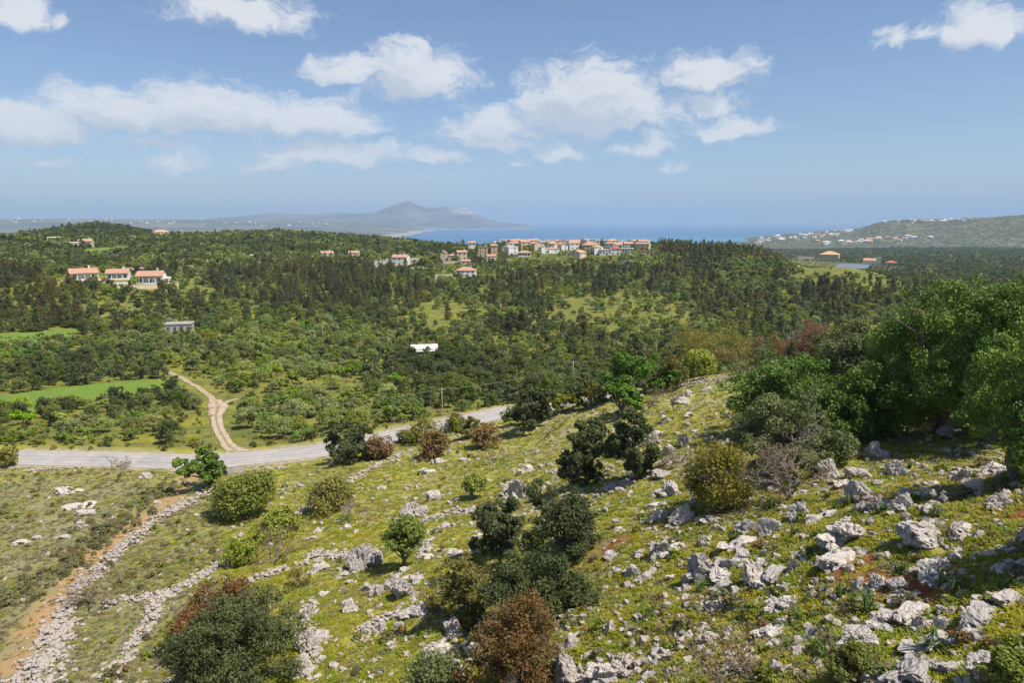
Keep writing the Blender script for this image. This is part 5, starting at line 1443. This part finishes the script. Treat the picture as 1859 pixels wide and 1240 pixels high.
# (name, base px, base py, crown box x0 y0 x1 y1, shape, leaf, label, category)
NEAR = [
    ('tree', 372, 887, 333, 808, 408, 880, 'cluster', 'oak', 'bright green tree beside the culvert below the road', 'tree'),
    ('tree', 448, 935, 390, 862, 500, 925, 'dome', 'pear', 'wide yellow-green tree with a dark shadow below the roadside wall', 'tree'),
    ('bush', 606, 926, 558, 866, 643, 918, 'dome', 'ochre', 'ochre-green bush in the grass left of the stone line', 'bush'),
    ('bush', 440, 1022, 418, 978, 474, 1020, 'dome', 'pear', 'small green bush touching the bare grey-branched bush', 'bush'),
    ('bush', 505, 975, 468, 932, 545, 972, 'dome', 'pear', 'green leafy bush growing behind the bare grey-branched bush', 'bush'),
    ('bush', 440, 1252, 338, 1092, 532, 1245, 'cluster', 'carob', 'largest dark green bush at the bottom left', 'bush'),
    ('bush', 395, 1150, 318, 1045, 462, 1150, 'cluster', 'redrust', 'rust-brown bush behind the largest dark green bush', 'bush'),
    ('bush', 345, 1180, 325, 1120, 400, 1180, 'dome', 'ochre', 'low yellowish bush at the left foot of the rust-brown bush', 'bush'),
    ('tree', 635, 838, 592, 768, 698, 836, 'cluster', 'carob', 'dark round tree against the road', 'tree'),
    ('bush', 688, 832, 660, 788, 706, 830, 'dome', 'brown', 'purplish brown bush on the right of the dark roadside tree', 'bush'),
    ('bush', 15, 846, -5, 815, 32, 842, 'dome', 'ochre', 'small yellowish bush at the left end of the road', 'bush'),
    ('bush', 787, 832, 758, 786, 812, 828, 'dome', 'redrust', 'rusty round bush below the road', 'bush'),
    ('bush', 770, 803, 730, 770, 800, 800, 'dome', 'ochre', 'yellow-green bush against the road above the rusty one', 'bush'),
    ('tree', 855, 798, 828, 748, 884, 792, 'cluster', 'evergreen', 'brownish green tree below the road with a shadow on grass', 'tree'),
    ('bush', 880, 812, 858, 768, 904, 806, 'dome', 'brown', 'thin brown bush right of the brownish green tree', 'bush'),
    ('tree', 963, 782, 912, 704, 998, 772, 'cluster', 'carob', 'broad dark tree with a visible trunk where the road vanishes', 'tree'),
    ('tree', 1000, 752, 972, 694, 1018, 740, 'dome', 'evergreen', 'slim evergreen behind the broad dark tree by the road', 'tree'),
    ('bush', 832, 782, 806, 752, 850, 780, 'dome', 'brown', 'dull brown roadside bush under the middle utility pole', 'bush'),
    ('bush', 745, 803, 722, 778, 762, 800, 'dome', 'evergreen', 'small dark roadside bush left of the yellow-green one', 'bush'),
    ('tree', 1022, 750, 990, 700, 1052, 742, 'cluster', 'evergreen', 'dark tree between the slim evergreen and the round crest tree', 'tree'),
    ('bush', 940, 772, 908, 738, 960, 768, 'dome', 'evergreen', 'low dark bush at the foot of the broad dark tree', 'bush'),
    ('tree', 1092, 730, 1062, 678, 1122, 724, 'cluster', 'evergreen', 'dark tree behind the yellowish crest bush', 'tree'),
    ('tree', 1050, 740, 1018, 688, 1088, 736, 'cluster', 'carob', 'round dark tree on the crest with trunk above the stone wall', 'tree'),
    ('bush', 1080, 736, 1058, 698, 1100, 732, 'dome', 'ochre', 'yellowish bush leaning on the round dark crest tree', 'bush'),
    ('tree', 1127, 758, 1088, 684, 1158, 744, 'cluster', 'greenoak', 'bushy green tree on a thin trunk, middle of the crest', 'tree'),
    ('tree', 1162, 716, 1100, 636, 1218, 706, 'cluster', 'greenoak', 'broad fresh green tree behind the bushy crest tree', 'tree'),
    ('bush', 1222, 708, 1198, 652, 1245, 704, 'dome', 'rust', 'orange-brown bush right of the broad fresh green tree', 'bush'),
    ('tree', 1264, 692, 1235, 640, 1295, 682, 'dome', 'olive', 'grey-green tree with a bent trunk on the crest', 'tree'),
    ('bush', 1312, 676, 1288, 632, 1345, 674, 'dome', 'brown', 'pinkish brown bush on the crest', 'bush'),
    ('bush', 1358, 660, 1330, 612, 1385, 658, 'dome', 'brown', 'mauve brown bush right of the pinkish one', 'bush'),
    ('tree', 1290, 668, 1212, 586, 1362, 662, 'cluster', 'gold', 'broad golden green tree behind the crest', 'tree'),
    ('tree', 1445, 658, 1392, 582, 1498, 652, 'cluster', 'redrust', 'large rust red tree behind the crest', 'tree'),
    ('tree', 1502, 676, 1455, 598, 1530, 670, 'cluster', 'evergreen', 'dark blue-green tree between the rust red tree and the oaks', 'tree'),
    ('tree', 1062, 882, 1022, 768, 1108, 876, 'cluster', 'carob', 'left one of two dark trees standing together mid-slope', 'tree'),
    ('tree', 1145, 872, 1092, 752, 1182, 862, 'cluster', 'carob', 'right one of two dark trees, its trunk leaning from the rubble', 'tree'),
    ('bush', 908, 1010, 862, 902, 956, 1010, 'cluster', 'carob', 'upper left dark shrub of the central thicket', 'bush'),
    ('bush', 1020, 1012, 955, 886, 1082, 1010, 'cluster', 'carob', 'upper right dark shrub of the central thicket', 'bush'),
    ('bush', 985, 1125, 895, 1008, 1075, 1120, 'cluster', 'carob', 'wide green bush in the middle of the central thicket', 'bush'),
    ('bush', 850, 1122, 788, 1000, 898, 1118, 'cluster', 'ochre', 'brown-green bush on the left of the central thicket', 'bush'),
    ('bush', 945, 1255, 870, 1105, 1035, 1250, 'cluster', 'redrust', 'large rusty orange bush at the bottom of the central thicket', 'bush'),
    ('bush', 785, 1272, 733, 1188, 838, 1265, 'dome', 'greyleaf', 'grey-green bush cut by the bottom edge', 'bush'),
    ('tree', 735, 1030, 690, 942, 757, 1008, 'dome', 'olive', 'small thin olive with a crooked dark trunk', 'tree'),
    ('tree', 862, 905, 843, 862, 882, 896, 'dome', 'pear', 'slender green sapling in the middle of the slope', 'tree'),
    ('bush', 1305, 918, 1235, 818, 1345, 905, 'dome', 'ochre', 'thorny ochre bush with grey branches over the rocks', 'bush'),
    ('bush', 1450, 838, 1360, 726, 1560, 828, 'cluster', 'greyleaf', 'wide grey-green shrub with bare grey limbs before the oaks', 'bush'),
    ('tree', 1395, 782, 1328, 662, 1485, 772, 'cluster', 'greenoak', 'fresh green oak at the left end of the oak grove', 'tree'),
    ('tree', 1548, 806, 1462, 650, 1640, 800, 'cluster', 'greenoak', 'fresh green low oak in the middle of the oak grove', 'tree'),
    ('tree', 1575, 730, 1475, 588, 1650, 715, 'cluster', 'greyleaf', 'pale grey-green tree behind the fresh green oaks', 'tree'),
    ('tree', 1702, 786, 1575, 518, 1775, 775, 'cluster', 'oak', 'tallest oak with sunlit top and a dark trunk', 'tree'),
    ('tree', 1800, 800, 1700, 520, 1900, 800, 'cluster', 'oak', 'broad oak right of the tallest one', 'tree'),
    ('tree', 1850, 870, 1770, 610, 1960, 850, 'cluster', 'oak', 'front oak at the right picture edge', 'tree'),
    ('tree', 1640, 762, 1560, 580, 1720, 760, 'cluster', 'oak', 'oak filling the gap left of the tallest oak', 'tree'),
    ('tree', 1900, 760, 1830, 530, 2020, 760, 'cluster', 'oak', 'oak at the right edge behind the front oak', 'tree'),
    ('bush', 1855, 700, 1822, 635, 1885, 700, 'dome', 'rust', 'rust brown branch clump high among the oaks at the right edge', 'bush'),
    ('bush', 1842, 1252, 1795, 1195, 1885, 1245, 'dome', 'pear', 'low green bush before the huge corner boulder', 'bush'),
    ('bush', 1555, 1235, 1510, 1192, 1610, 1230, 'dome', 'rust', 'low rusty thorn cushion among rocks at the bottom right', 'bush'),
    ('tree', 2010, 1010, 1900, 760, 2130, 990, 'cluster', 'oak', 'oak standing just outside the right edge, its shadow on the grass', 'tree'),
]
SHADE = []
for k_, (nm, bx, by, x0, y0, x1, y1, sh, lf, lb, cat_) in enumerate(NEAR):
    x, y, z = ground_at(bx, by); d = depth_of(x, y, z); w = (x1 - x0) * d / F; ang = math.atan2(-z, math.hypot(x, y))
    w *= 1.14; dw = w * .8
    top = ((by - y0) * d / F - dw * .5 * math.sin(ang) * .55) / math.cos(ang)
    h = max(top * 1.12, w * .5); zb = max(.05, min((by - y1) * d / F / math.cos(ang), h * .45))
    area = (x1 - x0) * (y1 - y0) * .303                    # in render pixels
    leaf = float(np.clip(2.6 * d / 682, .11, .34)); nleaf = int(np.clip(area * 4.6, 1800, 42000))
    sparse = lf in ('rust', 'ochre', 'brown', 'redrust')
    if sparse: nleaf = int(nleaf * (.9 if by < 700 else .65))
    tr, cr = make_tree(sh, lf, w, h, min(zb, .22 * h) if nm == 'tree' else .0, int(np.clip(area / 20, 55, 340)), nleaf, leaf, 900 + k_, trunk_r=max(.05, .03 * h), name=nm, fork=.22, lean=(.6 if 'leaning' in lb else 0), twigs=26 if sparse else 8, nl=14, ragged=.30 if nm == 'bush' else .2)
    o = link(nm, None, (x, y, wz(z)), (0, 0, 0)); tag(o, lb, cat_)
    link('trunk' if nm == 'tree' else 'branches', tr, parent=o); link('crown', cr, parent=o)
    SHADE.append((x, y, w * .45))
    if lf in ('brown', 'rust', 'redrust') or 'bare' in lb or 'grey branches' in lb:
        me, _ = bare_tree(w * .95, h * .95, 1300 + k_, 4, 4 if area < 1500 else 5); link('twigs', me, parent=o)
# leafless bushes
BAREL = [
    ('tree', 205, 850, 182, 822, 230, 'small leafless tree silhouetted against the road', 3), ('bush', 494, 1022, 462, 945, 545, 'bare grey-branched bush leaning in the wind', 3),
    ('tree', 163, 1104, 102, 1035, 190, 'leafless brown tree above the orange earth strip', 3), ('tree', 633, 950, 612, 900, 655, 'thin leafless sapling right of the ochre-green bush', 1),
    ('bush', 1435, 905, 1335, 792, 1515, 'tangled bare grey bush above the pale square boulder', 5), ('bush', 1300, 868, 1245, 812, 1350, 'bare mauve-grey bush in the stony strip', 4),
    ('bush', 1310, 1250, 1228, 1138, 1395, 'large leafless thorn bush at the bottom edge', 5), ('bush', 1180, 862, 1160, 790, 1235, 'bare crooked branches beside the leaning tree', 2),
    ('bush', 1185, 738, 1160, 700, 1215, 'leafless twiggy bush on the crest', 3), ('bush', 890, 845, 868, 812, 930, 'low leafless bush below the thin brown bush', 3),
    ('bush', 545, 1062, 525, 1018, 570, 'reddish leafless bush by the rubble wall', 3), ('branch', 1735, 990, 1695, 930, 1775, 'fallen dead branches over the widest flat boulder', 3),
    ('bush', 1345, 690, 1300, 655, 1395, 'bare purple-grey brush along the crest wall', 5), ('bush', 1225, 745, 1205, 700, 1250, 'bare pale shrub high in the stony strip', 3),
]
for k_, (nm, bx, by, x0, y0, x1, lb, stems) in enumerate(BAREL):
    x, y, z = ground_at(bx, by); d = depth_of(x, y, z); w = (x1 - x0) * d / F; h = (by - y0) * d / F * .95
    me, tips = bare_tree(w, max(h, .3 * w), 1500 + k_, stems, 5)
    o = link('bare_' + nm if nm != 'branch' else 'dead_branch', None, (x, y, wz(z))); tag(o, lb, 'bush' if nm == 'bush' else 'tree' if nm == 'tree' else 'dead branch')
    link('branches', me, parent=o)
    if nm != 'branch' and len(tips):
        rg = np.random.default_rng(k_); tips = tips[rg.random(len(tips)) < .45]
        V, Q, ti = leaf_cloud(tips, np.full(len(tips), .05 * w), np.full(len(tips), 3), .12, rg)
        link('dry_leaves', mesh('dry_leaves', V, Q, [LEAF['brown']], None, {'tint': ti}), parent=o)

# ------------------------------------------------------------------ grass, herbs, loose stones
def blade_tuft(n, hgt, spread, width, seed, m, arch=.5):
    rg = np.random.default_rng(seed); V, Q, T_, tint = [], [], [], []
    for i_ in range(n):
        a_ = rg.uniform(0, 6.28); r0_ = spread * .45 * rg.random() ** .5; b0 = np.array([math.cos(a_ * 3.1) * r0_, math.sin(a_ * 3.1) * r0_, -.03])
        out = np.array([math.cos(a_), math.sin(a_), 0]) ; sd = np.array([-math.sin(a_), math.cos(a_), 0]) * width * rg.uniform(.6, 1.2); L = hgt * rg.uniform(.5, 1.15); k = arch * rg.uniform(.4, 1.3)
        p1 = b0 + out * L * k * .35 + [0, 0, L * .6]; p2 = b0 + out * L * k + [0, 0, L * (1 - .35 * k)]
        c0 = len(V); V += [b0 - sd, b0 + sd, p1 - sd * .8, p1 + sd * .8, p2]; Q.append((c0, c0 + 1, c0 + 3, c0 + 2)); T_.append((c0 + 2, c0 + 3, c0 + 4)); tint += [rg.random()] * 5
    return mesh('tuft', np.array(V), [np.array(Q), np.array(T_)], [m], None, {'tint': np.array(tint)})


GM = {'green': leafmat('fresh_grass', (.17, .24, .016), (.30, .35, .026), vary=.22, trans=.45), 'yellow': leafmat('yellow_green_grass', (.27, .275, .018), (.45, .40, .026), vary=.22, trans=.45),
      'dry': leafmat('dry_grass', (.20, .175, .09), (.34, .29, .17), vary=.22, trans=.4), 'dark': leafmat('asphodel_leaves', (.075, .14, .03), (.15, .22, .05), vary=.15, trans=.4)}
TUFT = [(blade_tuft(26, .20, .46, .024, 1, GM['green'], 1.0), 'grass_tuft'), (blade_tuft(26, .18, .48, .026, 2, GM['yellow'], 1.05), 'grass_tuft'), (blade_tuft(22, .24, .36, .018, 3, GM['dry'], .8), 'grass_tuft')]
rgs = np.random.default_rng(77)


def pebble_points(n, rmin, rmax, seed, fall=1.0):
    """random ground points in view on the near slope, denser close by"""
    rg = np.random.default_rng(seed); a_ = rg.uniform(R(-41), R(49), n); r = rmin * (rmax / rmin) ** (rg.random(n) ** fall)
    x, y = np.sin(a_) * r, np.cos(a_) * r; z = height(x, y); px, py = project(x, y, z)
    road_y = np.interp(x, ROAD[:, 0], ROAD[:, 1], left=ROAD[0, 1], right=1e9)
    d = np.full(n, 99.); m = r > 70; d[m] = poly_dist(x[m], y[m], ROAD)[0]
    ok = (px > -150) & (px < 2260) & (py < 1420) & (y < road_y) & (d > 4.0) & (r < np.interp(px, [0, 900, 1150, 1350, 1550, 1859, 2200], [160, 125, 112, 122, 95, 80, 60]))
    return x[ok], y[ok], z[ok], px[ok], py[ok]


def wall_clear(x, y, extra=0.0):
    ok = np.ones(x.shape, bool)
    for C, hf in WALLP: ok &= poly_dist(x, y, C[::3])[0] > hf * .7 + extra
    return ok


x, y, z, px, py = pebble_points(125000, 14, 118, 1)
ok = wall_clear(x, y) & (rgs.random(len(x)) > stony(x, y) * .25)
od = poly_dist(x, y, ORANGE)[0]; ok &= (od > 1.8) | (rgs.random(len(x)) < .2)
for p in RED: ok &= (np.hypot(x - p[0], y - p[1]) > 1.0) | (rgs.random(len(x)) < .2)
x, y, z, px, py = x[ok], y[ok], z[ok], px[ok], py[ok]
n = len(x); pt = fbm2(x, y, 4.5, 3, 15) + rgs.normal(size=n) * .07; heath = (px < 400) & (py > 850)
ix = np.where(pt > .56, 1, np.where(pt > .44, 0, 2)); ix = np.where(heath & (rgs.random(n) < .55), 2, ix); ix = np.where((ix == 2) & (rgs.random(n) < .65) & ~heath, 1, ix)
s_ = rgs.uniform(.55, 1.25, n) * np.where(np.hypot(x, y) > 60, 1.25, 1.0); rz = np.zeros((n, 3)); rz[:, 2] = rgs.uniform(0, 6.28, n)
srcs = [link(nm, me, (x[i_], y[i_], wz(z[i_]))) for i_, (me, nm) in enumerate(TUFT)]
o = scatter('grass', x[3:], y[3:], wz(z[3:]) - .02, np.stack([s_, s_, s_ * rgs.uniform(.6, 1.1, n)], 1)[3:], rz[3:], ix[3:], srcs, 'yellow-green spring grass covering the near slope', 'grass')
for q in srcs: q.parent = o
print('grass', n)

# low dry cushions and thorny dwarf shrubs
def cushion(seed, leaf, w, h, n):
    rg = np.random.default_rng(seed); C, rad = lobes('dome', w, h, 0, 14, rg); per = np.maximum(1, (n * rad ** 2 / (rad ** 2).sum()).astype(int))
    V, Q, ti = leaf_cloud(C, rad, per, .085, rg); return mesh('cushion', V, Q, [LEAF[leaf]], None, {'tint': ti})


CUSH = [cushion(1, 'scrub', .8, .42, 420), cushion(2, 'pear', .7, .30, 420), cushion(3, 'scrub', .8, .40, 420), cushion(4, 'brown', .7, .38, 380)]
x, y, z, px, py = pebble_points(9000, 18, 115, 2); pn = fbm2(x, y, 6.0, 3, 19)
keep = (rgs.random(len(x)) < np.where((px < 420) & (py > 855), .42, .08) * sstep(.36, .56, pn)) & (poly_dist(x, y, ORANGE)[0] > 2.2)
# a belt of grey-green sage along the orange strip
bx_, by_ = [], []
belt = catmull([ground_at(*p) for p in [(20, 1085), (80, 1055), (130, 1015), (185, 975), (230, 950), (270, 912), (310, 880)]], 10)
for _ in range(210):
    q = belt[rgs.integers(len(belt))]; bx_.append(q[0] + rgs.normal() * 1.2); by_.append(q[1] + rgs.normal() * 1.2)
x = np.concatenate([x[keep], bx_]); y = np.concatenate([y[keep], by_]); nb = len(bx_); z = height(x, y); n = len(x)
ix = rgs.integers(0, 4, n); ix[-nb:] = np.where(rgs.random(nb) < .75, 2, ix[-nb:])
s_ = rgs.uniform(.5, 1.5, n); s_[-nb:] *= 1.05
srcs = [link('cushion_shrub', me, (x[i_], y[i_], wz(z[i_]))) for i_, me in enumerate(CUSH)]
rz = np.zeros((n, 3)); rz[:, 2] = rgs.uniform(0, 6.28, n)
o = scatter('undergrowth', x[4:], y[4:], wz(z[4:]), np.stack([s_, s_, s_], 1)[4:], rz[4:], ix[4:], srcs, 'low dry cushion shrubs dotted over the heath and slope', 'undergrowth')
for q in srcs: q.parent = o
print('cushions', n)

# loose stones
x, y, z, px, py = pebble_points(34000, 14, 118, 3)
st = stony(x, y); keep = rgs.random(len(x)) < .09 + .36 * st ** 1.5
x, y, z = x[keep], y[keep], z[keep]; n = len(x)
s_ = .09 + .34 * rgs.random(n) ** 2.6; s_ *= np.where(np.hypot(x, y) > 55, 1.25, 1)
srcs = [link('stone', PEB[v], (x[v], y[v], wz(z[v])), (0, 0, v), (.3, .25, .2)) for v in range(5)]
rz = rgs.uniform(0, 6.28, (n, 3)); rz[:, :2] *= .08
o = scatter('gravel', x[5:], y[5:], wz(z[5:]) + .02, (s_[:, None] * rgs.uniform(.7, 1.3, (n, 3)) * [1.4, 1.2, 1.1])[5:], rz[5:], rgs.integers(0, 5, n)[5:], srcs, 'loose pale limestone stones littering the near slope', 'stones')
for q in srcs: q.parent = o
print('stones', n)

# asphodel clumps
ASP = [blade_tuft(30, .62, .3, .032, 11 + k_, GM['dark'], .9) for k_ in range(3)]
spots = [(1525, 1088), (1500, 1075), (1548, 1095), (1575, 1112), (1440, 975), (1475, 977), (1330, 985), (1270, 1075), (1630, 1040), (1715, 1065), (1540, 918), (1600, 930), (1500, 905), (1515, 925), (1180, 1120), (1450, 1130), (1520, 1230), (1490, 1195), (1610, 1235), (1740, 1075), (1400, 925), (1360, 905), (1680, 905), (1650, 850), (1240, 1150), (1820, 1075), (1430, 1180), (1135, 1175), (1470, 1015), (1690, 1180)]
for px_, py_ in spots:
    x, y, z = ground_at(px_, py_); s_ = rr_.uniform(.8, 1.5)
    o = link('asphodel', rr_.choice(ASP), (x, y, wz(z)), (0, 0, rr_.uniform(0, 6)), (s_, s_, s_)); tag(o, '%s dark green strap-leaved clump near the %s' % ('big' if s_ > 1.15 else 'small', beside(x, y)), 'plant', 'strap-leaved clumps near the ' + beside(x, y))

# ------------------------------------------------------------------ power line and culvert
POLE = plain('weathered_pole', (.34, .29, .24), (.24, .20, .165), 3.0)
WIRE = plain('wire', (.30, .28, .25), (.26, .24, .22))
tops = []
for k_, (px_, py_, hh, lb) in enumerate([(385, 792, 5.2, 'wooden utility pole by the dirt track junction'), (803, 756, 5.2, 'wooden utility pole above the road in the middle of the valley edge'), (1040, 706, 6.6, 'wooden utility pole behind the round crest tree'), (1190, 668, 7.0, 'utility pole standing behind the broad fresh green tree'), (587, 628, 7.5, 'lone slim pole in the olive grove below the twin cottages')]):
    x, y, z = ground_at(px_, py_, 100); g = Geo(); g.tube([(0, 0, -.5), (0, 0, hh * .5), (0, 0, hh)], [.11, .10, .08], 8)
    o = link('utility_pole', None, (x, y, wz(z))); tag(o, lb, 'pole')
    link('post', g.mesh('post', [POLE], True), parent=o); link('crossarm', box_mesh(POLE), (0, 0, hh - .45), (0, 0, .3), (1.3, .1, .1), o)
    if k_ < 4: tops.append(np.array([x, y, wz(z) + hh - .3]))
for a_, b_, lb in zip(tops[:-1], tops[1:], ('thin wire from the track junction pole to the middle pole', 'thin wire between the middle pole and the crest tree pole', 'thin wire running right from the crest tree pole')):
    u = np.linspace(0, 1, 25)[:, None]; pts = a_ * (1 - u) + b_ * u; pts[:, 2] -= (4 * u * (1 - u) * 1.1)[:, 0]
    g = Geo(); g.tube(pts - a_, np.full(25, .016), 4); tag(link('power_line', g.mesh('power_line', [WIRE]), a_), lb, 'wire')
x, y, z = ground_at(412, 862); a_ = math.atan2(x, y)
o = link('culvert', None, (x, y, wz(z)), (0, 0, -a_ + .1)); tag(o, 'concrete culvert headwall with a dark pipe under the road', 'culvert')
link('headwall', box_mesh(WALL['grey']), (.6, 0, -.6), (0, 0, 0), (3.0, .5, 1.7), o)
g = Geo(); g.tube([(0, -.32, 0), (0, .2, 0)], [.42, .42], 14, False); DARK = plain('pipe_dark', (.02, .02, .02)); g.add([(math.cos(q) * .4, -.30, math.sin(q) * .4) for q in np.linspace(0, 6.2832, 13)[:-1]] + [(0, -.3, 0)], (), [(i_, (i_ + 1) % 12, 12) for i_ in range(12)])
link('pipe', g.mesh('pipe', [DARK]), (-.35, 0, .35), parent=o)

# ------------------------------------------------------------------ haze over the bay
vm = bpy.data.materials.new('sea_haze'); vm.use_nodes = True; vm.node_tree.nodes.clear(); t = NT(vm.node_tree)
pv = t.n('ShaderNodeVolumePrincipled')
pv.inputs['Color'].default_value = (.44, .585, .76, 1); pv.inputs['Density'].default_value = 8e-5; pv.inputs['Anisotropy'].default_value = .0
ov = t.n('ShaderNodeOutputMaterial'); t.set(ov.inputs['Volume'], pv.outputs[0])
g = Geo(); g.box(-43000, 43000, -43000, 43000, -20.0, CAMZ + 720.0)
hz = link('haze', g.mesh('haze', [vm])); hz['kind'] = 'stuff'
